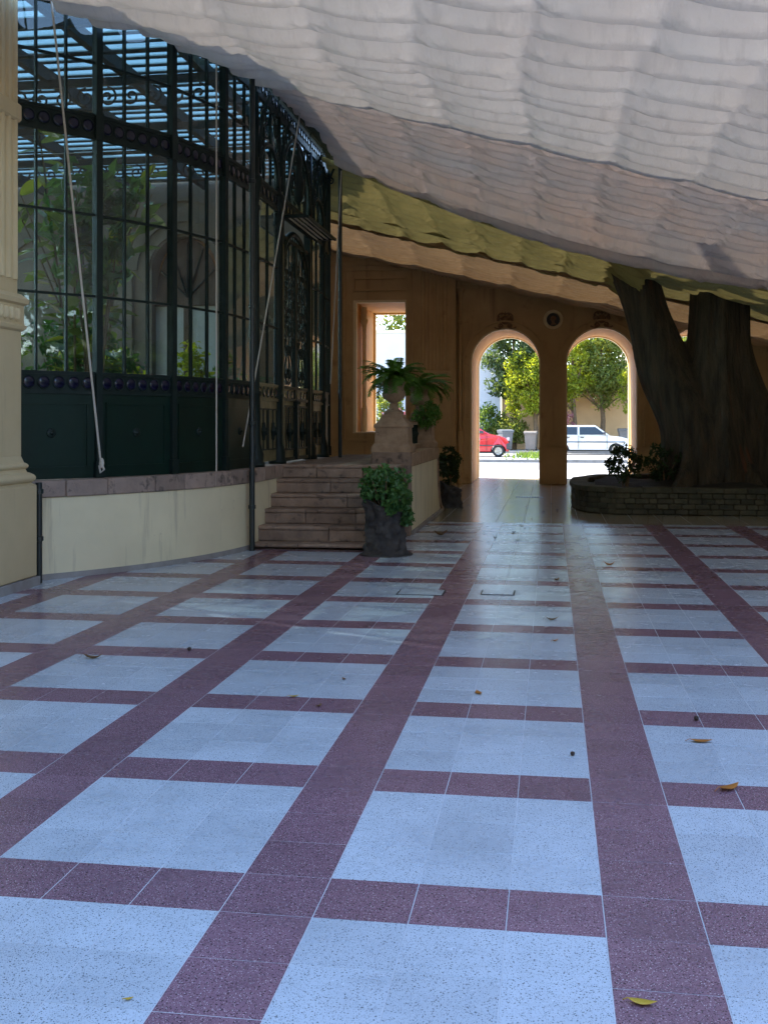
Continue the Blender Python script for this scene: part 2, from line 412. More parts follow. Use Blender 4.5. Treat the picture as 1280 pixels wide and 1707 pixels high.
class MB:
    """collects faces in world (or local) coordinates and links them as one mesh object"""
    def __init__(s):
        s.v = []; s.f = []
    def add(s, vs, fs):
        b = len(s.v)
        s.v += [tuple(p) for p in vs]
        s.f += [tuple(i + b for i in f) for f in fs]
        return s
    def box(s, x0, x1, y0, y1, z0, z1, mtx=None):
        vs = [Vector(p) for p in ((x0, y0, z0), (x1, y0, z0), (x1, y1, z0), (x0, y1, z0), (x0, y0, z1), (x1, y0, z1), (x1, y1, z1), (x0, y1, z1))]
        if mtx: vs = [mtx @ p for p in vs]
        return s.add(vs, [(0, 3, 2, 1), (4, 5, 6, 7), (0, 1, 5, 4), (1, 2, 6, 5), (2, 3, 7, 6), (3, 0, 4, 7)])
    def prism(s, poly, a0, a1, axis='z', mtx=None):
        """polygon extruded along an axis; poly is (x,y) for z, (x,z) for y, (y,z) for x"""
        n = len(poly)
        def P(p, a):
            q = {'z': (p[0], p[1], a), 'y': (p[0], a, p[1]), 'x': (a, p[0], p[1])}[axis]
            return mtx @ Vector(q) if mtx else q
        vs = [P(p, a0) for p in poly] + [P(p, a1) for p in poly]
        fs = [tuple(range(n))[::-1], tuple(range(n, 2 * n))] + [(i, (i + 1) % n, n + (i + 1) % n, n + i) for i in range(n)]
        return s.add(vs, fs)
    def tube(s, pts, r, n=6, closed=False, caps=True, mtx=None):
        pts = [Vector(p) for p in pts]
        if mtx: pts = [mtx @ p for p in pts]
        m = len(pts)
        rs = r if isinstance(r, (list, tuple)) else [r] * m
        b = len(s.v)
        up = None
        for i, p in enumerate(pts):
            if closed: t = pts[(i + 1) % m] - pts[i - 1]
            else: t = pts[min(i + 1, m - 1)] - pts[max(i - 1, 0)]
            if t.length < 1e-9: t = Vector((0, 0, 1))
            t.normalize()
            if up is None:
                up = t.orthogonal().normalized()
            else:
                up = (up - t * up.dot(t))
                up = up.normalized() if up.length > 1e-6 else t.orthogonal().normalized()
            w = t.cross(up)
            for k in range(n):
                a = 2 * PI * k / n
                s.v.append(tuple(p + (up * math.cos(a) + w * math.sin(a)) * rs[i]))
        last = m if closed else m - 1
        for i in range(last):
            j = (i + 1) % m
            for k in range(n):
                k2 = (k + 1) % n
                s.f.append((b + i * n + k, b + i * n + k2, b + j * n + k2, b + j * n + k))
        if caps and not closed:
            s.f.append(tuple(b + k for k in range(n))[::-1])
            s.f.append(tuple(b + (m - 1) * n + k for k in range(n)))
        return s
    def lathe(s, prof, n=16, c=(0, 0, 0), axis='z', caps=True, mtx=None, square=False):
        b = len(s.v)
        for (r, z) in prof:
            for k in range(n):
                a = 2 * PI * (k + (0.5 if square else 0)) / n
                x, y = r * math.cos(a), r * math.sin(a)
                q = {'z': (x, y, z), 'y': (x, z, y), 'x': (z, x, y)}[axis]
                q = Vector((q[0] + c[0], q[1] + c[1], q[2] + c[2]))
                if mtx: q = mtx @ q
                s.v.append(tuple(q))
        for i in range(len(prof) - 1):
            for k in range(n):
                k2 = (k + 1) % n
                s.f.append((b + i * n + k, b + i * n + k2, b + (i + 1) * n + k2, b + (i + 1) * n + k))
        if caps:
            s.f.append(tuple(b + k for k in range(n))[::-1])
            s.f.append(tuple(b + (len(prof) - 1) * n + k for k in range(n)))
        return s
    def mesh(s, name, mat, smooth=False):
        me = bpy.data.meshes.new(name)
        me.from_pydata(s.v, [], s.f)
        if mat: me.materials.append(M[mat] if isinstance(mat, str) else mat)
        if smooth:
            for p in me.polygons: p.use_smooth = True
        me.update()
        return me
    def build(s, name, mat, parent=None, origin=None, smooth=False, bevel=0.0, seg=1, weld=False):
        """vertices are world coordinates; they are rebased on the parent (or on origin)"""
        base = WM[parent.name] if parent is not None else Matrix.Translation(origin or (0, 0, 0))
        inv = base.inverted()
        s.v = [tuple(inv @ Vector(p)) for p in s.v]
        o = bpy.data.objects.new(name, s.mesh(name, mat, smooth))
        link(o, parent, base)
        if smooth:
            auto_smooth(o.data)
        if bevel:
            md = o.modifiers.new('bevel', 'BEVEL')
            md.width = bevel; md.segments = seg; md.limit_method = 'ANGLE'; md.angle_limit = R_(35)
            md.use_clamp_overlap = True
        return o

def auto_smooth(me, ang=40):
    """keep hard edges sharp on smooth-shaded meshes"""
    import bmesh
    bm = bmesh.new(); bm.from_mesh(me)
    bmesh.ops.recalc_face_normals(bm, faces=bm.faces)
    for e in bm.edges:
        if len(e.link_faces) == 2 and e.calc_face_angle(0) > R_(ang):
            e.smooth = False
    bm.to_mesh(me); bm.free()

def place(me, name, parent, Mw):
    """a copy that shares mesh data"""
    o = bpy.data.objects.new(name, me)
    return link(o, parent, Mw)

def np_mesh(name, V, F, mat, rnd=None, smooth=False):
    """fast mesh from arrays; F is (n,3) or (n,4)"""
    me = bpy.data.meshes.new(name)
    k = F.shape[1]
    me.vertices.add(len(V)); me.loops.add(F.size); me.polygons.add(len(F))
    me.vertices.foreach_set('co', V.astype(np.float32).ravel())
    me.loops.foreach_set('vertex_index', F.astype(np.int32).ravel())
    me.polygons.foreach_set('loop_start', np.arange(0, F.size, k, dtype=np.int32))
    me.polygons.foreach_set('use_smooth', np.full(len(F), smooth))
    if rnd is not None:
        a = me.attributes.new('rnd', 'FLOAT', 'FACE')
        a.data.foreach_set('value', rnd.astype(np.float32))
    for mm in (mat if isinstance(mat, list) else [mat]):
        me.materials.append(M[mm])
    me.update(calc_edges=True)
    return me

def leaf_arrays(P, size, rng, aspect=0.45, out=None, outw=0.6, fold=0.25, svar=0.4):
    """folded two-triangle leaves at P; out = preferred facing directions"""
    n = len(P)
    t = rng.normal(size=(n, 3)); t /= np.linalg.norm(t, axis=1)[:, None] + 1e-9
    nn = rng.normal(size=(n, 3))
    if out is not None:
        nn = nn * (1 - outw) + out * outw * 1.6
    nn -= t * (nn * t).sum(1)[:, None]
    nn /= np.linalg.norm(nn, axis=1)[:, None] + 1e-9
    b = np.cross(nn, t)
    L = size * (1 + svar * (rng.random(n) - 0.5) * 2)[:, None]
    w = L * aspect
    v0 = P - t * L * 0.5
    v1 = P + b * w * 0.5 + nn * w * fold
    v2 = P + t * L * 0.5 - nn * L * 0.08
    v3 = P - b * w * 0.5 + nn * w * fold
    V = np.stack([v0, v1, v2, v3], 1).reshape(-1, 3)
    i = np.arange(n)[:, None] * 4
    F = np.concatenate([i + np.array([[0, 1, 2]]), i + np.array([[0, 2, 3]])], 1).reshape(-1, 3)
    rr = np.repeat(rng.random(n), 2)
    return V, F, rr

def clump_points(blobs, per, rng, shell=0.55):
    """points in the outer shell of many small balls; blobs = (n,4) x,y,z,r"""
    blobs = np.asarray(blobs, float)
    k = len(blobs)
    d = rng.normal(size=(k, per, 3)); d /= np.linalg.norm(d, axis=2)[..., None]
    r = (shell + (1 - shell) * rng.random((k, per))) ** 0.7
    P = blobs[:, None, :3] + d * (r * blobs[:, 3][:, None])[..., None]
    return P.reshape(-1, 3), d.reshape(-1, 3)

def ellipsoid_blobs(c, rad, k, br, rng, hollow=0.35, flat=1.0):
    d = rng.normal(size=(k, 3)); d /= np.linalg.norm(d, axis=1)[:, None]
    rr = (hollow + (1 - hollow) * rng.random(k)) ** 0.6
    P = np.array(c) + d * np.array(rad) * rr[:, None]
    return np.concatenate([P, (br * (0.6 + 0.8 * rng.random(k)))[:, None]], 1)

def foliage(name, parent, blobs, per, size, mat, seed, aspect=0.45, shell=0.4):
    rng = np.random.default_rng(seed)
    P, d = clump_points(blobs, per, rng, shell)
    up = d * 0.6 + np.array([0, 0, 0.6])
    V, F, rr = leaf_arrays(P, size, rng, aspect, up, 0.5)
    base = WM[parent.name].translation
    V = V - np.array(base)
    o = bpy.data.objects.new(name, np_mesh(name, V, F, mat, rr))
    return link(o, parent, Matrix.Translation(base))

def px(u, v, z):
    """ground-plan point seen at photo pixel (u, v) on the level z"""
    d = (HC - z) * FPX / (v - 705.0)
    r = (u - 640.0) / FPX * d
    return (r * CP - d * SP, r * SP + d * CP)

# ================================================================ SETTING: ground, floor, street
rng0 = np.random.default_rng(5)
g = MB().add([(-1500, -1500, -0.14), (1500, -1500, -0.14), (1500, 2500, -0.14), (-1500, 2500, -0.14)], [(0, 1, 2, 3)])
tag(g.build('ground', 'earth'), kind='structure')

FX0, FX1, FY0, FY1 = -13.0, 9.5, -9.0, 31.2
floor = MB().box(FX0, FX1, FY0, FY1, -0.12, -0.0016).build('courtyard_floor', 'grout')
tag(floor, 'pale terrazzo courtyard floor laid in a grid of dark red bands', kind='structure')

T = 0.2975
GX, GY = 0.161, 3.345
def tile_mesh(name, mat, sx, sy, g=0.0034):
    a, b, c = sx / 2 - g / 2, sy / 2 - g / 2, 0.0006
    m = MB()
    m.add([(-a, -b, -0.012), (a, -b, -0.012), (a, b, -0.012), (-a, b, -0.012),
           (-a, -b, -c), (a, -b, -c), (a, b, -c), (-a, b, -c),
           (-a + c, -b + c, 0), (a - c, -b + c, 0), (a - c, b - c, 0), (-a + c, b - c, 0)],
          [(0, 1, 5, 4), (1, 2, 6, 5), (2, 3, 7, 6), (3, 0, 4, 7), (4, 5, 9, 8), (5, 6, 10, 9), (6, 7, 11, 10), (7, 4, 8, 11), (8, 9, 10, 11)])
    return m.mesh(name, mat)
tm = {'red': tile_mesh('red_tile', 't_red', T, T), 'white': tile_mesh('white_tile', 't_white', T, T), 'plain': tile_mesh('paving_slab', 't_plain', 0.42, 0.42)}
tiles = []
for i in range(-18, 27):
    for j in range(-30, 46):
        x, y = GX + (i + 0.5) * T, GY + (j + 0.5) * T
        kind = 'red' if (i % 4 == 0 or j % 4 == 0) else 'white'
        d = -x * SP + y * CP
        r = x * CP + y * SP
        u = 640 + FPX * r / max(d, 0.3)
        v = 705 + FPX * HC / max(d, 0.3)
        seen = d > 1 and -40 < u < 1320 and v < 1740
        tiles.append((d if seen else 1e9 + abs(y), x, y, kind))
tiles.sort()
def joined_tiles(name, lst, key):
    src = tm[key]
    v0 = np.array([p.co[:] for p in src.vertices]); f0 = np.array([p.vertices[:] for p in src.polygons])
    n = len(lst)
    off = np.array([(x, y, -0.0006 * rng0.random()) for (_, x, y, _k) in lst])
    V = (v0[None] + off[:, None]).reshape(-1, 3)
    F = (f0[None] + (np.arange(n) * len(v0))[:, None, None]).reshape(-1, 4)
    rr = np.repeat(rng0.random(n), len(f0))
    o = link(bpy.data.objects.new(name, np_mesh(name, V, F, src.materials[0].name if False else {'red': 't_red', 'white': 't_white', 'plain': 't_plain'}[key], rr)), floor)
    return tag(o, kind='stuff')
for (d, x, y, k) in tiles[:300]:
    tilt = Matrix.Rotation((rng0.random() - 0.5) * 0.0016, 4, 'X') @ Matrix.Rotation((rng0.random() - 0.5) * 0.0016, 4, 'Y')
    place(tm[k], k + '_tile', floor, Matrix.Translation((x, y, -0.0006 * rng0.random())) @ tilt)
rest = tiles[300:]
joined_tiles('distant_red_tiles', [t for t in rest if t[3] == 'red'], 'red')
joined_tiles('distant_white_tiles', [t for t in rest if t[3] == 'white'], 'white')
Ymax = GY + 46 * T
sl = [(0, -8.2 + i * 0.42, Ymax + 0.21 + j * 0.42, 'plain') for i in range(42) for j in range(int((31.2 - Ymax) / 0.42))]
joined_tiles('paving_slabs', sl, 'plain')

tag(MB().box(9.5, 60, -40, 31.2, -0.13, -0.02).build('added_lawn', 'added_lawn'), kind='structure')  # unseen dark ground added to cut bounce from the sunlit garden
# street beyond the arcade
tag(MB().box(-60, 60, 31.2, 36.2, -0.13, -0.006).build('near_pavement', 'pavement'), kind='structure')
tag(MB().box(-60, 60, 36.2, 36.4, -0.13, -0.012).build('near_kerb', 'kerb'), kind='structure')
tag(MB().box(-60, 60, 36.4, 46.5, -0.30, -0.125).build('street', 'asphalt'), kind='structure')
tag(MB().box(-60, 60, 46.5, 46.75, -0.13, 0.002).build('verge_kerb', 'kerb'), kind='structure')
tag(MB().box(-60, 60, 46.75, 56.0, -0.13, -0.004).build('parking_verge', 'pavement'), kind='structure')
tag(MB().box(-60, 60, 56.0, 56.2, -0.13, 0.11).build('far_kerb', 'kerb'), kind='structure')
tag(MB().box(-60, 60, 56.2, 62.0, -0.13, 0.10).build('far_pavement', 'pavement'), kind='structure')

# ================================================================ GLASSHOUSE
GCX, GCY, GR = -8.58, 13.5, 4.87
ZB, ZP, ZD, ZR1, ZR2, ZU0, ZU1, ZT, ZE = 0.972, 1.84, 2.03, 2.82, 3.65, 4.44, 4.66, 5.72, 6.02
gh = thing('glasshouse', (-6.5, 15.5, 0), 'dark green iron glasshouse with curved glazed corner and scrollwork doors', 'glasshouse')

def arc_pts(cx, cy, r, a0, a1, n):
    return [(cx + r * math.cos(R_(a0 + (a1 - a0) * i / n)), cy + r * math.sin(R_(a0 + (a1 - a0) * i / n))) for i in range(n + 1)]

outer = arc_pts(GCX, GCY, 5.0, -56, 0, 28) + [(-3.58, 14.6), (-3.58, 18.05)] + arc_pts(GCX, 18.05, 5.0, 4, 36, 8)
inner = [(-9.5, 20.6), (-9.5, 9.75)]
MB().prism(outer + inner, 0.0, 0.80, 'z').build('base_wall', 'plaster', gh)
skirt = arc_pts(GCX, GCY, 5.012, -56, 0, 28) + [(-3.568, 14.6)] + [(-3.70, 14.6)] + arc_pts(GCX, GCY, 4.88, 0, -56, 28)
MB().prism(skirt, 0.0, 0.055, 'z').build('skirting', 'kerb', gh)
MB().prism(arc_pts(GCX, GCY, 4.70, -56, 0, 20) + [(-3.88, 18.05)] + arc_pts(GCX, 18.05, 4.7, 4, 34, 8) + [(-12.4, 20.6), (-12.4, 9.75)], 0.80, 0.95, 'z').build('interior_floor', 'stone_pink', gh)
# coping: single stones laid along the curve and the straight front
aa = -56.0
cr = random.Random(3)
while aa < -0.5:
    da = min(cr.uniform(4.6, 7.4), -aa)
    e = 0.045
    pts = arc_pts(GCX, GCY, 5.02 + cr.uniform(-0.006, 0.008), aa + e, aa + da - e, 4) + arc_pts(GCX, GCY, 4.71, aa + da - e, aa + e, 4)
    MB().prism(pts, 0.803, 0.970 + cr.uniform(-0.006, 0.003), 'z').build('coping_stone', 'stone_pink', gh, bevel=0.012, seg=2)
    aa += da
yy = 13.5
while yy < 18.0:
    L = min(cr.uniform(0.42, 0.62), 18.05 - yy)
    MB().box(-3.88, -3.562, yy + 0.004, yy + L - 0.004, 0.803, 0.968 + cr.uniform(-0.004, 0.003)).build('coping_stone', 'stone_pink', gh, bevel=0.012, seg=2)
    yy += L

_cache = {}
def cached(key, fn):
    if key not in _cache: _cache[key] = fn()
    return _cache[key]

def frame_mtx(p0, p1):
    d = Vector((p1[0] - p0[0], p1[1] - p0[1], 0)); L = d.length; d.normalize()
    m = Matrix(((d.x, -d.y, 0, p0[0]), (d.y, d.x, 0, p0[1]), (0, 0, 1, 0), (0, 0, 0, 1)))
    return m, L

def disc_mesh():
    m = MB()
    m.lathe([(0.0, -0.010), (0.040, -0.010), (0.056, -0.006), (0.058, 0.0)], 16, axis='y', caps=False)
    return m.mesh('blue_disc', 'blue', True)
def bezel_mesh():
    m = MB()
    m.tube([(0.064 * math.cos(2 * PI * k / 16), -0.004, 0.064 * math.sin(2 * PI * k / 16)) for k in range(16)], 0.008, 5, closed=True)
    return m.mesh('bezel', 'iron', True)

def band(p0, p1, z0, z1, nd, parent=gh, name='disc_band', mat='iron', inset=0.03):
    mtx, L = frame_mtx(p0, p1)
    me = cached(('band', round(L, 2), round(z1 - z0, 3), mat), lambda: MB().box(inset, L - inset, -0.012, 0.016, 0, z1 - z0).box(inset, L - inset, -0.026, 0.02, -0.018, 0.014).box(inset, L - inset, -0.026, 0.02, z1 - z0 - 0.014, z1 - z0 + 0.018).mesh(name, mat))
    b = place(me, name, parent, mtx @ Matrix.Translation((0, 0, z0)))
    if nd:
        dm, bm = cached('disc', disc_mesh), cached('bezel', bezel_mesh)
        for k in range(nd):
            x = inset + (L - 2 * inset) * (k + 0.5) / nd
            sc = min(1.0, (L - 2 * inset) / nd / 0.15)
            T_ = mtx @ Matrix.Translation((x, -0.0125, (z0 + z1) / 2)) @ Matrix.Scale(sc, 4)
            place(dm, 'blue_disc', b, T_)
            place(bm, 'bezel', b, T_)
    return b

def rosette_mesh():
    m = MB()
    m.lathe([(0.0, -0.035), (0.012, -0.033), (0.02, -0.022), (0.026, -0.014), (0.04, -0.016), (0.048, -0.01), (0.05, 0.0)], 14, axis='y', caps=False)
    for k in range(8):
        a = 2 * PI * k / 8
        m.lathe([(0.0, -0.018), (0.012, -0.012), (0.016, 0)], 6, c=(0.036 * math.cos(a), 0, 0.036 * math.sin(a)), axis='y', caps=False)
    return m.mesh('rosette', 'iron', True)
def rect_frame(x0, x1, z0, z1, w, y0, y1):
    return MB().box(x0, x1, y0, y1, z0, z0 + w).box(x0, x1, y0, y1, z1 - w, z1).box(x0, x0 + w, y0, y1, z0 + w, z1 - w).box(x1 - w, x1, y0, y1, z0 + w, z1 - w)

def glazing(p0, p1, ncol, rows, parent=gh, inset=0.03, hb=(), bar_w=0.022):
    """panes one by one, vertical bars and cross bars between two posts"""
    mtx, L = frame_mtx(p0, p1)
    w = (L - 2 * inset) / ncol
    for (z0, z1) in rows:
        for c in range(ncol):
            me = cached(('pane', round(w, 2), round(z1 - z0, 2)), lambda: MB().box(0.006, w - 0.006, -0.002, 0.002, 0.006, z1 - z0 - 0.006).mesh('pane', 'glass'))
            tl = Matrix.Rotation(cr.uniform(-0.006, 0.006), 4, 'Z') @ Matrix.Rotation(cr.uniform(-0.005, 0.005), 4, 'X')
            place(me, 'pane', parent, mtx @ Matrix.Translation((inset + c * w, 0, z0)) @ tl)
    zz0, zz1 = rows[0][0], rows[-1][1]
    for c in range(1, ncol):
        me = cached(('vbar', round(zz1 - zz0, 2)), lambda: MB().box(-bar_w / 2, bar_w / 2, -0.020, 0.018, 0, zz1 - zz0).mesh('glazing_bar', 'iron'))
        place(me, 'glazing_bar', parent, mtx @ Matrix.Translation((inset + c * w, 0, zz0)))
    for z in hb:
        me = cached(('hbar', round(L, 2)), lambda: MB().box(inset, L - inset, -0.017, 0.015, -0.012, 0.012).mesh('cross_bar', 'iron'))
        place(me, 'cross_bar', parent, mtx @ Matrix.Translation((0, 0, z)))

def post(p, rot, z0=ZB, z1=ZE, w=0.036):
    me = cached('post', lambda: MB().box(-w, w, -0.045, 0.04, 0, z1 - z0).box(-w - 0.012, w + 0.012, -0.057, 0.05, 0, 0.16).box(-w - 0.008, w + 0.008, -0.053, 0.045, ZU0 - ZB - 0.03, ZU1 - ZB + 0.03).mesh('post', 'iron'))
    return place(me, 'post', gh, Matrix.Translation((p[0], p[1], z0)) @ Matrix.Rotation(rot, 4, 'Z'))

ROWS = [(ZD + 0.018, ZR1), (ZR1, ZR2), (ZR2, ZU0 - 0.018)]
TOPR = [(ZU1 + 0.018, 5.2), (5.2, ZT)]
angs = [-58.35, -46.6, -34.85, -23.1, -11.35, 0.4]
cp = [(GCX + GR * math.cos(R_(a)), GCY + GR * math.sin(R_(a))) for a in angs]
for i in range(5):
    p0, p1 = cp[i], cp[i + 1]
    mtx, L = frame_mtx(p0, p1)
    if i > 0:
        pm = cached(('panel', 0), lambda: MB().box(0.03, L - 0.03, -0.006, 0.012, ZB, ZP - 0.018).mesh('metal_panel', 'panel'))
        pn = place(pm, 'metal_panel', gh, mtx)
        fm = cached(('pmould', 0), lambda: rect_frame(0.10, L - 0.10, ZB + 0.10, ZP - 0.10, 0.022, -0.019, -0.005).mesh('panel_moulding', 'panel'))
        place(fm, 'panel_moulding', pn, mtx)
        place(cached('rosette', rosette_mesh), 'rosette', pn, mtx @ Matrix.Translation((L / 2, -0.006, 1.43)))
        band(p0, p1, ZP, ZD, 6)
        band(p0, p1, ZU0, ZU1, 6)
        glazing(p0, p1, 3, ROWS, hb=(ZR1, ZR2))
        glazing(p0, p1, 3, TOPR, hb=(5.2,))
        band(p0, p1, ZT, ZE, 7, name='eave_band')
    post(p0, R_(angs[i] + 90))
for i, a in enumerate((0, 11.75, 23.5, 35.2)[:3]):
    p0 = (GCX + GR * math.cos(R_(a)), 17.71 + GR * math.sin(R_(a))); b = (0, 11.75, 23.5, 35.2)[i + 1]
    p1 = (GCX + GR * math.cos(R_(b)), 17.71 + GR * math.sin(R_(b)))
    mtx, L = frame_mtx(p0, p1)
    pn = place(cached(('panel', 0), None), 'metal_panel', gh, mtx)
    band(p0, p1, ZP, ZD, 0)
    band(p0, p1, ZU0, ZU1, 0)
    glazing(p0, p1, 3, ROWS, hb=(ZR1, ZR2))
    glazing(p0, p1, 3, TOPR)
    band(p0, p1, ZT, ZE, 0, name='eave_band')
    post(p1, R_(b + 90))

# cast-iron columns on the straight front
XF = -3.71
def column_mesh():
    H = ZT - ZB
    m = MB().lathe([(0.125, 0), (0.125, 0.05), (0.105, 0.07), (0.11, 0.16), (0.085, 0.24), (0.068, 0.30), (0.062, 0.9), (0.074, 0.92), (0.074, 0.95), (0.058, 0.97), (0.050, 3.25), (0.064, 3.27), (0.064, 3.31), (0.052, 3.33), (0.055, 3.45), (0.095, 3.62), (0.10, 3.66), (0.07, 3.69), (0.048, 3.75), (0.046, H)], 14)
    return m.mesh('column', 'iron', True)
colm = column_mesh()
YC = [13.60, 14.75, 16.76, 17.71]
for y in YC:
    place(colm, 'column', gh, Matrix.Translation((XF, y, ZB)))

def spiral(c, r0, turns, a0, sgn=1, n=22, shrink=0.12):
    pts = []
    for k in range(n + 1):
        t = k / n
        r = r0 * (1 - (1 - shrink) * t)
        a = a0 + sgn * turns * 2 * PI * t
        pts.append((c[0] + r * math.cos(a), 0.0, c[1] + r * math.sin(a)))
    return pts

def bez(p0, p1, p2, p3, n=12):
    return [tuple((1 - t) ** 3 * a + 3 * (1 - t) ** 2 * t * b + 3 * (1 - t) * t * t * c + t ** 3 * d for a, b, c, d in zip(p0, p1, p2, p3)) for t in [i / n for i in range(n + 1)]]

def scroll_panel(w, h, m=None, r=0.011):
    """mirrored wrought-iron scrolls filling a w x h field from (0,0)"""
    m = m or MB()
    cx = w / 2
    for s in (-1, 1):
        # lyre at the foot
        m.tube([(cx + s * a, 0, z) for a, z in ((0.02, 0.02), (0.16 * w / 0.6, 0.10), (0.22 * w / 0.6, 0.22), (0.15 * w / 0.6, 0.36), (0.04, 0.52))], r, 5)
        m.tube(spiral((cx + s * 0.10, 0.16), 0.075, 1.4, PI / 2, s), r, 5)
        z = 0.5
        k = 0
        while z < h - 0.18:
            q = 0.5 + 0.5 * (k % 2)
            rr = (0.105 if k % 2 else 0.085) * w / 0.6
            m.tube(spiral((cx + s * (w / 2 - rr - 0.02), z + 0.12), rr, 1.5, (PI if s > 0 else 0), -s), r, 5)
            m.tube(spiral((cx + s * rr * 0.8, z + 0.02), rr * 0.7, 1.3, -PI / 2, s), r * 0.9, 5)
            m.tube(bez((cx + s * 0.015, 0, z - 0.08), (cx + s * w * 0.3, 0, z), (cx + s * w * 0.42, 0, z + 0.1), (cx + s * w * 0.47, 0, z + 0.26)), r * 0.9, 5)
            # leaf
            m.add([(cx + s * w * 0.22, -0.006, z + 0.18), (cx + s * w * 0.34, -0.012, z + 0.24), (cx + s * w * 0.28, -0.004, z + 0.36), (cx + s * w * 0.16, -0.010, z + 0.27)], [(0, 1, 2, 3)])
            z += 0.27
            k += 1
    m.tube([(cx, 0, 0.02), (cx, 0, h - 0.05)], r * 0.9, 5)
    return m

# sidelights and doors along the front (frames run in +Y, outward is +X)
def front_m(y0):
    return frame_mtx((XF, y0), (XF, y0 + 1))[0]
for (y0, y1, nc) in ((13.60, 14.75, 2), (16.76, 17.71, 2)):
    p0, p1 = (XF, y0), (XF, y1)
    mtx, L = frame_mtx(p0, p1)
    lp = place(MB().box(0.06, L - 0.06, -0.004, 0.008, ZB + 0.05, ZP - 0.02).mesh('lower_panel', 'gold_iron_reflection'), 'lower_panel', gh, mtx)  # panel colour stands in for the cream wall mirrored in glass
    lf = MB()
    for q in range(2):
        xa, xb = 0.08 + q * (L - 0.16) / 2, 0.08 + (q + 1) * (L - 0.16) / 2
        f_ = rect_frame(xa + 0.02, xb - 0.02, ZB + 0.2, ZP - 0.12, 0.018, -0.022, -0.004)
        lf.add(f_.v, f_.f)
        xm = (xa + xb) / 2
        lf.tube([(xm, -0.018, ZB + 0.2), (xm, -0.018, ZP - 0.12)], 0.010, 6)
        lf.lathe([(0.0, -0.13), (0.022, -0.11), (0.026, -0.07), (0.055, 0.0), (0.026, 0.07), (0.022, 0.11), (0.0, 0.13)], 8, c=(xm, -0.02, 1.42), caps=False)
    place(lf.mesh('panel_ornament', 'iron', False), 'panel_ornament', lp, mtx)
    band(p0, p1, ZP, ZD, 5, mat='gold_iron_reflection', inset=0.055)
    band(p0, p1, ZU0, ZU1, 5, inset=0.05)
    glazing(p0, p1, nc, ROWS, hb=(ZR1, ZR2), inset=0.05)
    glazing(p0, p1, 3, TOPR, inset=0.05)
    band(p0, p1, ZT, ZE, 6, name='eave_band')
DY0, DY1 = 14.93, 16.58
for y in (DY0 - 0.06, DY1 + 0.06):
    place(MB().box(-0.05, 0.05, -0.05, 0.05, ZB, 4.44).mesh('door_frame', 'iron'), 'door_frame', gh, front_m(y))
    place(MB().box(-0.012, 0.012, -0.056, -0.048, ZB + 0.05, 4.0).mesh('frame_fillet', 'gold_iron_reflection'), 'frame_fillet', gh, front_m(y))
lw = (DY1 - DY0) / 2
for s in range(2):
    y0 = DY0 + s * lw
    mtx = front_m(y0)
    lf = rect_frame(0.01, lw - 0.005, ZB + 0.02, 4.15, 0.05, -0.03, 0.02).box(0.06, lw - 0.055, -0.028, 0.018, ZP, ZP + 0.04).box(0.06, lw - 0.055, -0.028, 0.018, ZD - 0.02, ZD + 0.02)
    leaf = place(lf.mesh('door_leaf', 'iron'), 'door_leaf', gh, mtx)
    place(scroll_panel(lw - 0.12, 4.08 - ZD - 0.03).mesh('scrollwork', 'iron', True), 'scrollwork', leaf, mtx @ Matrix.Translation((0.06, -0.012, ZD + 0.03)))
    place(MB().box(0.06, lw - 0.06, 0.004, 0.008, ZD, 4.1).mesh('door_pane', 'glass'), 'door_pane', leaf, mtx)
    b = MB().box(0.06, lw - 0.06, -0.002, 0.006, ZP + 0.03, ZD - 0.02)
    place(b.mesh('door_rail', 'gold_iron_reflection'), 'door_rail', leaf, mtx)
    for k in range(3):
        place(cached('disc', None), 'blue_disc', leaf, mtx @ Matrix.Translation((0.06 + (lw - 0.12) * (k + 0.5) / 3, -0.004, (ZP + ZD) / 2)))
    place(MB().box(0.06, lw - 0.06, 0.002, 0.008, ZB + 0.06, ZP).mesh('door_panel', 'gold_iron_reflection'), 'door_panel', leaf, mtx)  # reflection of the cream wall put into this colour
    lg = MB()
    for q in range(5):
        x = 0.12 + (lw - 0.24) * q / 4
        lg.tube([(x, -0.014, ZB + 0.18), (x, -0.014, ZP - 0.08)], 0.009 if q != 2 else 0.013, 6)
    lg.box(0.08, lw - 0.08, -0.022, -0.004, ZB + 0.17, ZB + 0.20).box(0.08, lw - 0.08, -0.022, -0.004, ZP - 0.09, ZP - 0.06)
    lg.lathe([(0.0, -0.15), (0.024, -0.12), (0.03, -0.07), (0.065, 0.0), (0.03, 0.07), (0.024, 0.12), (0.0, 0.15)], 8, c=(lw / 2, -0.02, 1.40), caps=False)
    place(lg.mesh('door_grille', 'iron'), 'door_grille', leaf, mtx)
    if s == 0:
        hd = MB().box(lw - 0.05, lw + 0.05, -0.06, -0.03, 1.0, 1.80)
        for z in (1.62, 1.69, 1.76): hd.box(lw - 0.11, lw + 0.11, -0.07, -0.03, z, z + 0.022)
        hd.lathe([(0.0, 1.80), (0.05, 1.80), (0.05, 1.84), (0.0, 1.86)], 10, c=(lw, -0.045, 0), caps=False)
        place(hd.mesh('door_bolt_case', 'iron'), 'door_bolt_case', leaf, mtx)
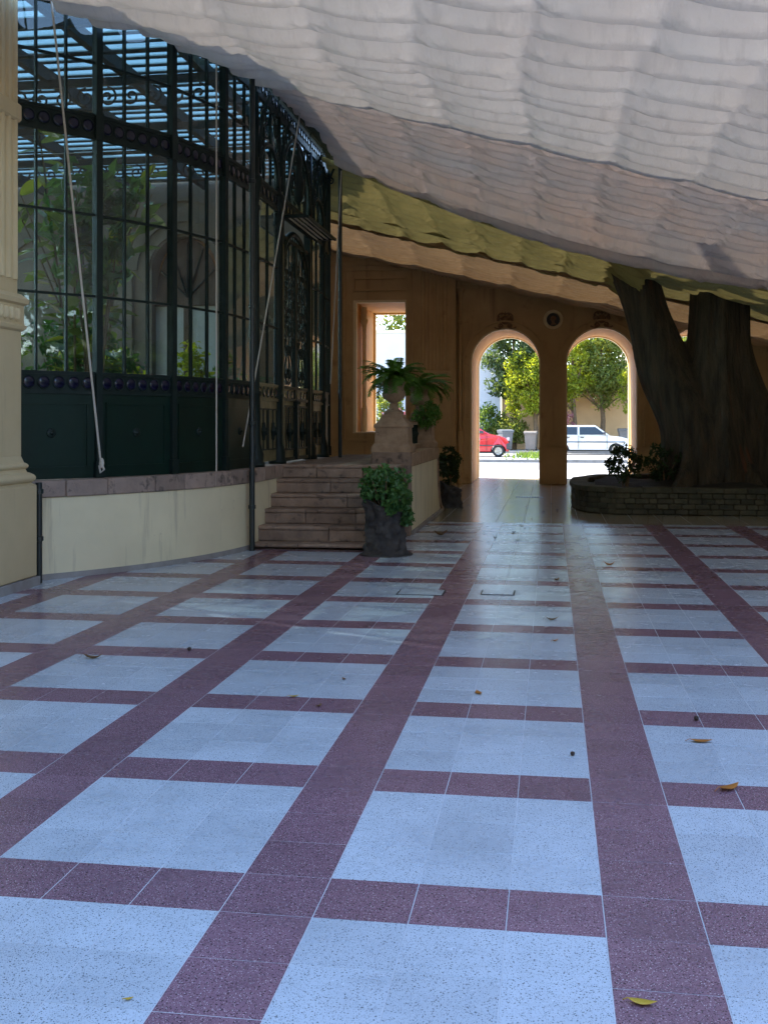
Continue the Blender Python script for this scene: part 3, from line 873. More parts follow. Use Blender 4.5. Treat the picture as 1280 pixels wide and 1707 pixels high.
# arched head over the doors, with short spindles
mtx = front_m(14.75)
ah = MB()
ah.tube([(1.005 + 0.84 * math.cos(a), 0, 3.55 + 0.72 * math.sin(a)) for a in [PI * k / 20 for k in range(21)]], 0.045, 6)
ah.tube([(1.005 + 0.72 * math.cos(a), 0, 3.55 + 0.60 * math.sin(a)) for a in [PI * k / 20 for k in range(21)]], 0.02, 6)
for k in range(1, 20):
    a = PI * k / 20
    ah.tube([(1.005 + 0.72 * math.cos(a), 0, 3.55 + 0.60 * math.sin(a)), (1.005 + 0.84 * math.cos(a), 0, 3.55 + 0.72 * math.sin(a))], 0.012, 5)
place(ah.mesh('door_arch', 'iron', True), 'door_arch', gh, mtx)
band((XF, 14.75), (XF, 16.76), ZU0, ZU1, 10, inset=0.05)
glazing((XF, 14.75), (XF, 16.76), 6, TOPR, inset=0.05)
band((XF, 14.75), (XF, 16.76), ZT, ZE, 12, name='eave_band')
# upper arches with scroll brackets
for (y0, y1) in ((13.60, 14.75), (14.75, 16.76), (16.76, 17.71)):
    L = y1 - y0
    m = MB()
    r0 = L / 2 - 0.10
    hh = min(0.92, r0)
    m.tube([(L / 2 + r0 * math.cos(a), -0.03, ZU1 + 0.06 + hh * math.sin(a)) for a in [PI * k / 18 for k in range(19)]], 0.028, 6)
    for s in (-1, 1):
        x = L / 2 + s * (L / 2 - 0.06)
        m.tube([(p[0], -0.04, p[2]) for p in spiral((x - s * 0.17, 5.48), 0.15, 1.6, PI / 2, s)], 0.016, 5)
        m.tube([(p[0], -0.04, p[2]) for p in spiral((x - s * 0.10, 5.12), 0.10, 1.5, -PI / 2, -s)], 0.014, 5)
        m.tube(bez((x, -0.04, 4.75), (x - s * 0.02, -0.04, 5.1), (x - s * 0.08, -0.04, 5.4), (x - s * 0.36, -0.04, 5.66)), 0.018, 5)
    place(m.mesh('upper_arch', 'iron', True), 'upper_arch', gh, front_m(y0))
sp = MB()
for s in (-1, 1):
    sp.tube([(1.005 + s * 0.3 + p[0], -0.05, p[2]) for p in spiral((0, 5.0), 0.2, 1.7, -PI / 2, s)], 0.02, 5)
    sp.tube([(1.005 + s * 0.16 + p[0], -0.05, p[2]) for p in spiral((0, 5.35), 0.13, 1.5, PI / 2, -s)], 0.016, 5)
sp.lathe([(0.0, 4.70), (0.07, 4.78), (0.10, 5.0), (0.05, 5.2), (0.07, 5.35), (0.0, 5.62)], 10, c=(1.005, -0.05, 0), caps=False)
place(sp.mesh('crest_ornament', 'iron', True), 'crest_ornament', gh, front_m(14.75))
# side brackets reaching out from the columns to carry the eave
for y in YC:
    m = MB()
    m.tube(bez((XF + 0.05, y, 4.9), (XF + 0.07, y, 5.35), (XF + 0.12, y, 5.55), (XF + 0.2, y, 5.68)), 0.022, 6)
    m.tube([(XF + 0.05 + p[0], y, p[2]) for p in spiral((0.09, 5.48), 0.07, 1.5, PI, -1)], 0.014, 5)
    m.build('eave_bracket', 'iron', gh, smooth=True)
# slatted hood above the doors
hood = MB().box(XF + 0.03, XF + 0.09, 14.78, 16.74, 4.36, 4.42).box(XF + 0.40, XF + 0.43, 14.78, 16.74, 4.34, 4.375)
hood.box(XF + 0.09, XF + 0.40, 14.78, 14.83, 4.35, 4.39).box(XF + 0.09, XF + 0.40, 16.69, 16.74, 4.35, 4.39)
hp = hood.build('hood_frame', 'iron', gh)
for k in range(4):
    x = XF + 0.12 + k * 0.08
    MB().box(-0.035, 0.035, 14.84, 16.68, -0.007, 0.007, Matrix.Translation((x, 0, 4.37)) @ Matrix.Rotation(R_(28), 4, 'Y')).build('hood_slat', 'wood_pale', hp)
# glass roof
eaveX = lambda y: (GCX + math.sqrt(max(0.05, 5.0 ** 2 - (min(y, GCY) - GCY) ** 2))) if y < GCY else ((GCX + math.sqrt(max(0.05, 25 - (y - 17.71) ** 2))) if y > 17.71 else -3.58)
y = 9.45
while y < 20.6:
    y2 = y + 0.30
    xe = min(eaveX(y), eaveX(y2)) - 0.02
    MB().box(-12.45, xe, y + 0.02, y2 - 0.02, 6.262, 6.270).build('roof_pane', 'roof_glass', gh)
    MB().box(-12.45, xe + 0.03, y - 0.011, y + 0.011, 6.235, 6.285).build('roof_bar', 'iron', gh)
    y = y2
for x in (-4.45, -5.5, -6.6, -8.2, -9.9):
    ya = 9.8 if x < -6 else GCY - math.sqrt(max(0, 25 - (x - GCX) ** 2)) + 0.1
    yb = min(20.6, 17.71 + math.sqrt(25 - (x - GCX) ** 2))
    MB().box(x - 0.05, x + 0.05, ya, yb, 6.04, 6.205).build('rafter', 'iron', gh)
for y in (11.6, 13.7, 15.9, 17.9):
    m = MB().box(-12.4, eaveX(y) - 0.12, y - 0.03, y + 0.03, 5.93, 6.035)
    xx = -11.6
    while y in (13.7, 17.9) and xx < eaveX(y) - 0.6:
        m.tube([(xx + p[0], y, p[2]) for p in spiral((0, 5.78), 0.13, 1.5, PI / 2, 1)], 0.016, 5)
        m.tube([(xx + 0.3 + p[0], y, p[2]) for p in spiral((0, 5.78), 0.13, 1.5, PI / 2, -1)], 0.016, 5)
        xx += 0.62
    m.tube([(-12.3, y, 5.62), (eaveX(y) - 0.14, y, 5.62)], 0.022, 6)
    m.build('tie_beam', 'iron', gh)
MB().prism(arc_pts(GCX, GCY, 5.06, -56, 0, 20) + [(-3.52, 18.0)] + arc_pts(GCX, 17.71, 5.06, 3, 35, 8) + arc_pts(GCX, 17.71, 4.82, 35, 3, 8) + [(-3.76, 18.0)] + arc_pts(GCX, GCY, 4.82, 0, -56, 20), 6.04, 6.20, 'z').build('gutter', 'iron', gh)

# ================================================================ HOUSE
hs = thing('house', (-7.5, 9.0, 0), 'yellow limewashed house with fluted corner pilaster at left edge', 'house')
MB().box(-13.0, -4.98, 7.501, 9.66, 0, 7.0).box(-13.0, -4.98, -9.0, 7.50, 0, 14.0).build('wall', 'house', hs)  # unseen heights stepped to shade the floor yet leave the canopy sunlit
MB().box(-13.0, -12.5, 9.56, 20.9, 0, 2.6).build('side_wall', 'house', hs)  # unseen side kept low, panes added above to brighten the glasshouse
for k in range(8):
    y_ = 9.6 + k * 1.4
    MB().box(-12.80, -12.72, y_, y_ + 0.08, 2.601, 6.2).build('side_post', 'iron', hs)
    if k < 8: MB().box(-12.765, -12.757, y_ + 0.085, y_ + 1.395, 2.62, 6.2).build('added_side_pane', 'glass', hs)
# unseen block added behind the viewer to cut low sky light
MB().box(-12.99, 16.0, -13.0, -9.05, 0, 8.0).build('rear_light_block', 'ochre', hs)
# pilaster: plinth, base mouldings, die, ornamented band, fluted shaft
MB().box(-4.979, -4.79, 8.55, 9.80, 0.09, 0.95).build('plinth', 'house', hs, bevel=0.01)
MB().box(-4.979, -4.768, 8.53, 9.822, 0.0, 0.085).build('plinth_foot', 'kerb', hs)
def prof_strip(name, zs, mat, y0=8.62, y1=9.68):
    m = MB()
    for i in range(len(zs) - 1):
        (z0, o0), (z1, o1) = zs[i], zs[i + 1]
        a, b = [(-4.978, y0 - o0, z0), (-4.89 + o0, y0 - o0, z0), (-4.89 + o0, y1 + o0, z0), (-4.978, y1 + o0, z0)], [(-4.978, y0 - o1, z1), (-4.89 + o1, y0 - o1, z1), (-4.89 + o1, y1 + o1, z1), (-4.978, y1 + o1, z1)]
        m.add(a + b, [(0, 1, 5, 4), (1, 2, 6, 5), (2, 3, 7, 6), (3, 0, 4, 7)])
        if i == 0: m.add(a, [(3, 2, 1, 0)])
        if i == len(zs) - 2: m.add(b, [(0, 1, 2, 3)])
    return m.build(name, mat, hs)
def torus(z, h, o, n=6):
    return [(z + h * k / n, o * math.sin(PI * k / n) ** 0.7 if 0 < k < n else 0.0) for k in range(n + 1)]
prof_strip('base_moulding', [(0.953, 0.09)] + [(0.97 + p, 0.065 + q) for p, q in torus(0, 0.09, 0.035)] + [(1.065, 0.055), (1.07, 0.04)] + [(1.10 + p, 0.03 + q) for p, q in torus(0, 0.055, 0.02)] + [(1.16, 0.02), (1.22, 0.0)], 'house')
prof_strip('die', [(1.221, 0.0), (2.38, 0.0)], 'house')
prof_strip('band_moulding', [(2.381, 0.0), (2.40, 0.03), (2.43, 0.04), (2.45, 0.02), (2.62, 0.02), (2.64, 0.05), (2.68, 0.055), (2.70, 0.03), (2.73, 0.0)], 'house')
eg = MB()
for k in range(9):
    yk = 8.68 + k * 0.108
    eg.lathe([(0.0, -0.07), (0.03, -0.05), (0.042, 0.0), (0.03, 0.05), (0.0, 0.07)], 8, c=(-4.865, yk, 2.535), caps=False)
eg.build('egg_ornament', 'house', hs, smooth=True)
MB().box(-4.978, -4.912, 8.66, 9.65, 2.731, 6.3).build('shaft', 'house', hs)
for k in range(8):
    yk = 8.72 + k * 0.125
    MB().tube([(-4.913, yk, 2.86), (-4.913, yk, 6.2)], 0.032, 8).build('flute_rib', 'house', hs, smooth=True)
MB().box(-4.979, -4.875, 8.64, 9.68, 4.33, 4.50).build('shaft_ring', 'house', hs, bevel=0.02)
MB().box(-4.979, -4.55, 8.5, 9.75, 6.301, 6.98).build('capital', 'house', hs, bevel=0.05)
# wall seen through the glass: big moulded arch, arched doorway with fanlight
YW = 20.9
dx, zs, rr, rin = -7.15, 4.55, 0.66, 0.58
def wall_with_arch(m, x0, x1, z0, z1, cx, zsp, r, y0, y1, n=16):
    m.box(x0, cx - r, y0, y1, z0, z1); m.box(cx + r, x1, y0, y1, z0, z1)
    for k in range(n):
        a0, a1 = PI - PI * k / n, PI - PI * (k + 1) / n
        xa, xb = cx + r * math.cos(a0), cx + r * math.cos(a1)
        m.prism([(xa, zsp + r * math.sin(a0)), (xb, zsp + r * math.sin(a1)), (xb, z1), (xa, z1)], y0, y1, 'y')
    return m
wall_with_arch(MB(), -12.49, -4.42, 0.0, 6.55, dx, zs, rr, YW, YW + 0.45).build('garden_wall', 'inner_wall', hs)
def ring(cx, cz, r, w, y, d, mat, name, par, n=24, a0=0.0, a1=PI):
    m = MB()
    for k in range(n):
        b0, b1 = a0 + (a1 - a0) * k / n, a0 + (a1 - a0) * (k + 1) / n
        P = lambda b, q: (cx + q * math.cos(b), cz + q * math.sin(b))
        m.prism([P(b0, r), P(b0, r + w), P(b1, r + w), P(b1, r)], y - d, y, 'y')
    return m.build(name, mat, par)
for k, r in enumerate((0.70, 0.95, 1.35)):
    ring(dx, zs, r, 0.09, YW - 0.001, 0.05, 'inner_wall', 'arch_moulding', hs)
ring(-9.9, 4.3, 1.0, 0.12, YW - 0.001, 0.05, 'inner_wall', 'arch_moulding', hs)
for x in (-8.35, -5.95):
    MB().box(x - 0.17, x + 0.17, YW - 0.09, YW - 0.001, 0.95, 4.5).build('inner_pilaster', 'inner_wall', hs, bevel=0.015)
dr = MB().box(dx - 0.655, dx + 0.655, YW + 0.22, YW + 0.26, 0.95, 3.85).build('doorway', 'door_white', hs)
MB().box(dx - 0.06, dx + 0.06, YW + 0.16, YW + 0.219, 0.95, 3.85).build('door_stile', 'door_wood', dr)
MB().box(dx - 0.655, dx + 0.655, YW + 0.15, YW + 0.219, 3.851, 4.0).build('door_transom', 'door_wood', dr)
fan = MB()
fan.prism([(dx + 0.65 * math.cos(PI * k / 16), 4.0 + 1.2 * math.sin(PI * k / 16)) for k in range(17)], YW + 0.24, YW + 0.26, 'y')
fl = fan.build('fanlight', 'door_wood', hs)
fb = MB()
for k in range(1, 6):
    a = PI * k / 6
    fb.tube([(dx, YW + 0.22, 4.02), (dx + 0.64 * math.cos(a), YW + 0.22, 4.02 + 1.1 * math.sin(a))], 0.022, 5)
fb.build('fanlight_bar', 'iron', fl)

# ================================================================ DOWNPIPES
def pipe(name, x, y, z0, z1, r, label, brackets):
    t = thing(name, (x, y, z0), label, 'drainpipe')
    MB().tube([(x, y, z0), (x, y, z1)], r, 10).build('pipe', 'pipe', t, smooth=True)
    for z in brackets:
        MB().lathe([(r + 0.001, z), (r + 0.012, z + 0.005), (r + 0.012, z + 0.045), (r + 0.001, z + 0.05)], 10, c=(x, y, 0), caps=False).build('bracket', 'pipe', t)
    return t
pipe('drainpipe', -4.84, 9.94, 0.0, 0.96, 0.032, 'short dark drainpipe between the pilaster plinth and the curved wall', (0.4, 0.85))
a = R_(-7.6)
pipe('drainpipe', GCX + 5.085 * math.cos(a), GCY + 5.085 * math.sin(a), 0.0, 6.0, 0.034, 'tall dark drainpipe standing before the curved glazing left of the steps', (0.5, 1.5, 2.9, 4.4))

# ================================================================ STAIR
st = thing('stone_stair', (-2.75, 14.0, 0), 'worn six-step stone stair leading up to the glasshouse doors', 'stairs')
ztop = [0.0, 0.072, 0.261, 0.446, 0.617, 0.796, 0.974]
sr = random.Random(8)
for k in range(6):
    y0 = 12.98 + 0.30 * k
    xl = -3.60 if k else -3.66
    xr = -1.96
    m = MB().box(xl + 0.02, xr - 0.02, y0 + 0.03, y0 + 0.62, max(0, ztop[k] - 0.02), ztop[k + 1] - 0.07)
    s_ = m.build('step', 'step', st)
    cuts = sorted([xl, xr] + [xl + (xr - xl) * q for q in ([0.38], [0.55], [0.33, 0.72], [0.62], [0.45], [0.3, 0.68])[k]])
    for a_, b_ in zip(cuts[:-1], cuts[1:]):
        z1 = ztop[k + 1] + sr.uniform(-0.003, 0.003)
        th = 0.050 if k else 0.045
        prof = [(y0 + 0.02, z1 - th), (y0 - 0.004, z1 - th + 0.006), (y0 - 0.008, z1 - 0.022), (y0 - 0.002, z1 - 0.006), (y0 + 0.01, z1), (y0 + 0.34, z1), (y0 + 0.34, z1 - th)]
        MB().prism(prof, a_ + 0.003, b_ - 0.003, 'x').build('tread_stone', 'step', s_, bevel=0.005)
        if k: MB().box(a_ + 0.004, b_ - 0.004, y0 + 0.002, y0 + 0.06, ztop[k] + 0.002, z1 - th - 0.001).build('riser_stone', 'step', s_, bevel=0.008)
MB().box(-3.57, -2.42, 14.82, 19.2, 0.0, 0.972).build('landing', 'step', st)

# ================================================================ STAIR WALL, PEDESTALS, RAIL
sw = thing('stair_wall', (-2.15, 17.0, 0), 'cream stair side wall with stone coping, two pedestals and curved end', 'wall')
def endc(y0, n=10):       # concave flare of the far end
    return [(y0 + 0.02 + 0.85 * (1 - math.cos(PI / 2 * k / n)), 0.93 - 0.93 * math.sin(PI / 2 * k / n)) for k in range(n + 1)]
ec = endc(18.45)
MB().prism([(14.96, 0.0), (14.96, 0.93)] + ec, -2.40, -1.90, 'x').build('plaster_body', 'plaster', sw)
MB().prism([(p[0] + 0.02, p[1] + 0.06) for p in ec] + [(ec[-1][0] + 0.10, 0.0), (ec[-1][0] + 0.02, 0.0)] + [(p[0] + 0.001, p[1]) for p in ec[::-1]], -2.43, -1.87, 'x').build('end_coping', 'step', sw)
for (y0, y1) in ((14.965, 15.9), (15.906, 17.2), (17.206, 18.52)):
    MB().box(-2.45, -1.87, y0, y1, 0.935, 1.125).build('coping_block', 'step_light', sw, bevel=0.012)
MB().box(-2.42, -1.885, 14.80, 14.955, 0.0, 1.13).build('end_block', 'step', sw, bevel=0.012)
MB().box(-1.899, -1.862, 14.97, 19.2, 0.0, 0.05).build('skirting', 'kerb', sw)
def pedestal(y):
    p = MB()
    c = (-2.16, y)
    def sq(zz, hw): return (hw * math.sqrt(2), zz)
    p.lathe([sq(1.127, 0.275), sq(1.20, 0.275), sq(1.23, 0.25), sq(1.25, 0.232), sq(1.46, 0.225), sq(1.47, 0.245), sq(1.50, 0.245), sq(1.53, 0.21), sq(1.58, 0.17), sq(1.60, 0.155), sq(1.645, 0.15)], 4, c=(c[0], c[1], 0), square=True)
    return p.build('pedestal', 'step_light', sw, bevel=0.006)
pedestal(15.15); pedestal(18.15)
rb = MB().box(-2.24, -2.08, 15.44, 17.86, 1.128, 1.20).build('rail_base', 'step_light', sw)
rl = MB()
rl.box(-2.20, -2.12, 15.42, 17.88, 1.50, 1.55)
rl.build('rail_top', 'step_light', sw)
for k in range(20):
    yk = 15.52 + k * 0.12
    MB().tube([(-2.16, yk, 1.20), (-2.16, yk, 1.50)], 0.013, 6).lathe([(0.013, 1.30), (0.03, 1.35), (0.013, 1.40)], 8, c=(-2.16, yk, 0), caps=False).build('baluster', 'iron', sw)

def urn(y, label):
    t = thing('stone_urn', (-2.16, y, 1.646), label, 'urn', 'urns on the stair wall')
    us = 0.95
    prof = [(0.15, 0.0), (0.15, 0.035), (0.12, 0.05), (0.075, 0.08), (0.058, 0.12), (0.065, 0.145), (0.05, 0.16), (0.09, 0.185), (0.155, 0.225), (0.175, 0.27), (0.165, 0.315), (0.145, 0.35), (0.15, 0.40), (0.185, 0.45), (0.205, 0.465), (0.205, 0.485), (0.17, 0.485), (0.15, 0.45)]
    MB().lathe([(r * us, z + 1.646) for r, z in prof], 20, c=(-2.16, y, 0), caps=False).build('bowl', 'step_light', t, smooth=True)
    MB().lathe([(0.0, 2.10), (0.13, 2.10)], 16, c=(-2.16, y, 0), caps=False).build('soil', 'soil', t)
    return t
urn(15.15, 'weathered stone urn on the front pedestal of the stair wall')
urn(18.15, 'stone urn on the rear pedestal behind the iron rail')

def fern(c, label, n, L0, seed, rise=1.0):
    t = thing('fern', c, label, 'fern', 'ferns in urns')
    rng = np.random.default_rng(seed)
    V = []; F = []; RR = []
    stems = MB()
    for i in range(n):
        a = rng.random() * 2 * PI
        L = L0 * (0.65 + 0.55 * rng.random())
        el = R_(20 + 62 * rng.random()) * rise
        droop = 0.65 + 0.75 * rng.random()
        p = np.array([0.03 * math.cos(a), 0.03 * math.sin(a), 0.0])
        dirh = np.array([math.cos(a), math.sin(a), 0])
        N = 22
        pts = [p.copy()]
        side = np.array([-math.sin(a), math.cos(a), 0])
        tone = rng.random()
        for k in range(N):
            tt = k / N
            e = el - droop * tt * 1.5
            d = dirh * math.cos(e) + np.array([0, 0, math.sin(e)])
            d = d + side * 0.15 * math.sin(3 * tt + i)
            p = p + d * L / N
            pts.append(p.copy())
            if k < 1: continue
            w = 0.075 * math.sin(PI * min(1, 0.15 + 0.85 * (1 - tt) ** 0.7)) * (L / 0.6) + 0.012
            upv = np.cross(side, d)
            for s in (-1, 1):
                tip = p + side * s * w + d * w * 0.35 - np.array([0, 0, 0.25 * w]) + rng.normal(size=3) * 0.006
                b = len(V)
                V += [p - d * 0.012, p + side * s * w * 0.45 + d * 0.018, tip, p + d * 0.012]
                F += [[b, b + 2, b + 1], [b, b + 3, b + 1]] if False else [[b, b + 1, b + 2], [b, b + 2, b + 3]]
                q = min(1, max(0, tone * 0.6 + 0.4 * rng.random())); RR += [q, q]
        stems.tube([tuple(q) for q in pts[::4]] , 0.003, 4)
    me = np_mesh('frond_leaflets', np.array(V), np.array(F), 'fern', np.array(RR))
    base = WM[t.name]
    link(bpy.data.objects.new('frond_leaflets', me), t, base)
    place(stems.mesh('frond_stems', 'fern'), 'frond_stems', t, base)
    return t
fern((-2.16, 15.15, 2.105), 'large arching fern in the front urn before the window opening', 85, 0.50, 3)
fern((-2.16, 18.15, 2.105), 'smaller drooping fern in the rear urn against the dark wall', 70, 0.56, 9, 0.8)

# trailing plant on the coping behind the front pedestal
tp = thing('trailing_plant', (-2.0, 17.6, 1.55), 'dark trailing fern clump hanging beside the rear pedestal', 'plant')
rngq = np.random.default_rng(4)
foliage('foliage', tp, ellipsoid_blobs((-1.98, 17.75, 1.66), (0.22, 0.3, 0.17), 22, 0.10, rngq), 40, 0.075, 'fern', 71, 0.3)
MB().tube([(-2.05, 17.65, 1.55), (-2.02, 17.7, 1.66), (-1.95, 17.75, 1.70)], 0.012, 5).build('stem', 'stem', tp)

# ================================================================ POTTED PLANTS
def rough_pot(name, c, r, h, label, cat, seed, slant=0.14):
    rng = np.random.default_rng(seed)
    n, k = 40, 22
    V = []; F = []
    ph = rng.random(8) * 6.28
    for j in range(k + 1):
        t = j / k
        for i in range(n):
            a = 2 * PI * i / n
            top = h + slant * (-math.cos(a)) * t * 0.6
            z = top * t
            rad = r * (1.0 - 0.10 * math.sin(PI * t) + 0.06 * (1 - t) ** 4)
            rad *= 1 + 0.03 * math.sin(27 * a + 6 * math.sin(9 * t + 2 * a)) + 0.09 * math.sin(5 * a + 9 * t + ph[0]) * math.sin(7 * t + ph[1]) + 0.07 * math.sin(9 * a - 13 * t + ph[2]) * math.sin(11 * t + ph[3] + 2 * a) + 0.03 * math.sin(17 * a + 23 * t + ph[4])
            V.append((rad * math.cos(a), rad * math.sin(a), z))
    for j in range(k):
        for i in range(n):
            F.append((j * n + i, j * n + (i + 1) % n, (j + 1) * n + (i + 1) % n, (j + 1) * n + i))
    b = len(V)
    for i in range(n):
        x, y, z = V[k * n + i]
        V.append((x * 0.82, y * 0.82, z)); 
    for i in range(n):
        x, y, z = V[k * n + i]
        V.append((x * 0.75, y * 0.75, z - 0.1))
    for q in range(2):
        for i in range(n):
            s0 = k * n if q == 0 else b
            s1 = b if q == 0 else b + n
            F.append((s0 + i, s0 + (i + 1) % n, s1 + (i + 1) % n, s1 + i))
    F.append(tuple(b + n + i for i in range(n)))
    o = MB().add([(x + c[0], y + c[1], z + c[2]) for x, y, z in V], F).build(name, 'pot', None, origin=c, smooth=True)
    return tag(o, label, cat)
rough_pot('bark_pot', (-1.915, 12.72, 0.012), 0.245, 0.56, 'dark rough bark-textured pot at the foot of the steps', 'pot', 2)
sa = MB().lathe([(0.31, 0.0), (0.31, 0.011), (0.27, 0.0115)], 22, c=(-1.90, 12.70, 0), caps=True).build('saucer', 'pot', None, origin=(-1.9, 12.7, 0))
tag(sa, 'flat dark saucer under the bark-textured pot', 'saucer')
pl = thing('potted_plant', (-1.9, 12.74, 0.5), 'bushy green leafy plant growing in the bark-textured pot', 'plant')
rngq = np.random.default_rng(41)
bl = np.concatenate([ellipsoid_blobs((-1.93, 12.74, 0.82), (0.27, 0.25, 0.18), 46, 0.08, rngq, 0.3), ellipsoid_blobs((-1.70, 12.66, 0.60), (0.10, 0.14, 0.26), 22, 0.06, rngq), ellipsoid_blobs((-1.80, 12.50, 0.66), (0.14, 0.06, 0.14), 12, 0.06, rngq), ellipsoid_blobs((-2.08, 12.72, 0.72), (0.12, 0.16, 0.12), 12, 0.06, rngq)])
foliage('foliage', pl, bl, 26, 0.062, 'ivy', 15, 0.8)
sm = MB()
for k in range(9):
    a = k * 0.7
    sm.tube([(-1.915 + 0.08 * math.cos(a), 12.72 + 0.08 * math.sin(a), 0.5), (-1.915 + 0.16 * math.cos(a), 12.72 + 0.16 * math.sin(a), 0.72), (-1.915 + 0.24 * math.cos(a), 12.72 + 0.22 * math.sin(a), 0.86)], 0.007, 5)
sm.build('stem', 'stem', pl)
rough_pot('bark_pot', (-1.80, 19.95, 0.0), 0.20, 0.40, 'dark rough pot in shadow behind the curved stair wall end', 'pot', 6)
pl = thing('potted_plant', (-1.80, 19.95, 0.36), 'dark upright shrub in the shadowed pot left of the arches', 'plant')
bl = ellipsoid_blobs((-1.84, 19.95, 0.76), (0.20, 0.22, 0.36), 40, 0.08, rngq, 0.3)
foliage('foliage', pl, bl, 26, 0.07, 'shrub_dark', 16, 0.6)
MB().tube([(-1.80, 19.95, 0.34), (-1.81, 19.95, 0.6), (-1.84, 19.96, 0.9)], 0.014, 6).build('stem', 'stem', pl)

# ================================================================ ARCADE
YA, YB, ZA = 27.8, 30.8, 6.6
ar = thing('arcade', (0, 29.3, 0), 'ochre arcade wall with round arches, window opening and fluted pilaster', 'building')
AC = [-1.145, 1.22, 3.585]
AR_, AZ = 0.875, 3.03
OX0, OX1, OZ0, OZ1 = -4.96, -3.60, 1.27, 4.63
m = MB()
xs = [-2.36] + [q for c in AC for q in (c - AR_, c + AR_)] + [9.2]
for k in range(0, len(xs), 2):
    m.box(xs[k], xs[k + 1], YA, YB, 0, ZA)
for c in AC:
    n = 24
    for k in range(n):
        a0, a1 = PI - PI * k / n, PI - PI * (k + 1) / n
        xa, xb = c + AR_ * math.cos(a0), c + AR_ * math.cos(a1)
        m.prism([(xa, AZ + AR_ * math.sin(a0)), (xb, AZ + AR_ * math.sin(a1)), (xb, ZA), (xa, ZA)], YA, YB, 'y')
m.build('arch_wall', 'ochre', ar)
m = MB()
YL = YA - 0.28
m.box(-9.6, OX0, YL, YB, 0, ZA).box(OX1, -2.362, YL, YB, 0, ZA).box(OX0, OX1, YL, YB, 0, OZ0).box(OX0, OX1, YL, YB, OZ1, ZA)
m.build('window_wall', 'ochre', ar)
MB().box(9.2, 12.0, 18.6, YB, 0, ZA).build('side_light_block', 'ochre', ar)  # unseen block added to close off sky light from the right
MB().box(-9.95, -9.601, 21.36, YB, 0, 7.2).build('end_light_block', 'ochre', ar)  # unseen block added to keep sun out of the back court
MB().box(-9.8, 9.4, YA - 0.5, YB + 0.4, ZA + 0.003, ZA + 0.35).build('roof_slab', 'ochre', ar)
# linings of the arches (orange), cream rims at both faces
def arch_path(c, r, n=24):
    return [(c - r, 0.0)] + [(c + r * math.cos(PI - PI * k / n), AZ + r * math.sin(PI - PI * k / n)) for k in range(n + 1)] + [(c + r, 0.0)]
def arch_band(c, r0, r1, y0, y1, name, mat, par, z0=0.0):
    A, B = arch_path(c, r0), arch_path(c, r1)
    A = [(p[0], max(z0, p[1])) for p in A]; B = [(p[0], max(z0, p[1])) for p in B]
    m = MB()
    for k in range(len(A) - 1):
        m.prism([A[k], A[k + 1], B[k + 1], B[k]], y0, y1, 'y')
    return m.build(name, mat, par)
for c in AC:
    arch_band(c, AR_ - 0.012, AR_ - 0.001, YA + 0.16, YB - 0.16, 'arch_lining', 'orange', ar, 0.012)
    arch_band(c, AR_ - 0.035, AR_ - 0.001, YA - 0.006, YA + 0.156, 'arch_rim', 'cream', ar, 0.012)
    arch_band(c, AR_ - 0.035, AR_ - 0.001, YB - 0.156, YB + 0.02, 'arch_rim', 'cream', ar, 0.012)
    arch_band(c, AR_ + 0.002, AR_ + 0.15, YA - 0.05, YA - 0.002, 'archivolt', 'ochre', ar, 0.95)
    arch_band(c, AR_ + 0.152, AR_ + 0.185, YA - 0.11, YA - 0.002, 'archivolt_fillet', 'ochre', ar, 0.95)
    # cartouche on the keystone
    k = MB()
    zc = AZ + AR_ + 0.16
    k.lathe([(0.0, -0.07), (0.06, -0.062), (0.10, -0.04), (0.115, 0.0)], 14, c=(c, YA - 0.03, zc + 0.03), axis='y', caps=False)
    for s in (-1, 1):
        k.tube([(c + s * 0.13 + p[0], YA - 0.07, zc + p[2]) for p in spiral((0, 0.05), 0.075, 1.5, PI / 2, -s)], 0.020, 6)
        k.tube([(c + s * 0.11 + p[0], YA - 0.07, zc + p[2]) for p in spiral((0, -0.10), 0.06, 1.4, -PI / 2, s)], 0.018, 6)
        k.tube(bez((c, YA - 0.08, zc + 0.16), (c + s * 0.06, YA - 0.08, zc + 0.24), (c + s * 0.15, YA - 0.07, zc + 0.22), (c + s * 0.19, YA - 0.06, zc + 0.12)), 0.018, 6)
        k.tube(bez((c + s * 0.05, YA - 0.08, zc - 0.10), (c + s * 0.10, YA - 0.08, zc - 0.2), (c + s * 0.2, YA - 0.07, zc - 0.19), (c + s * 0.27, YA - 0.05, zc - 0.14)), 0.02, 6)
    for q in (-0.09, 0, 0.09):
        k.lathe([(0.0, zc + 0.14), (0.03, zc + 0.17), (0.018, zc + 0.22), (0.0, zc + 0.25 - abs(q) * 0.4)], 8, c=(c + q, YA - 0.06, 0), caps=False)
    k.build('cartouche', 'relief', ar, smooth=True)
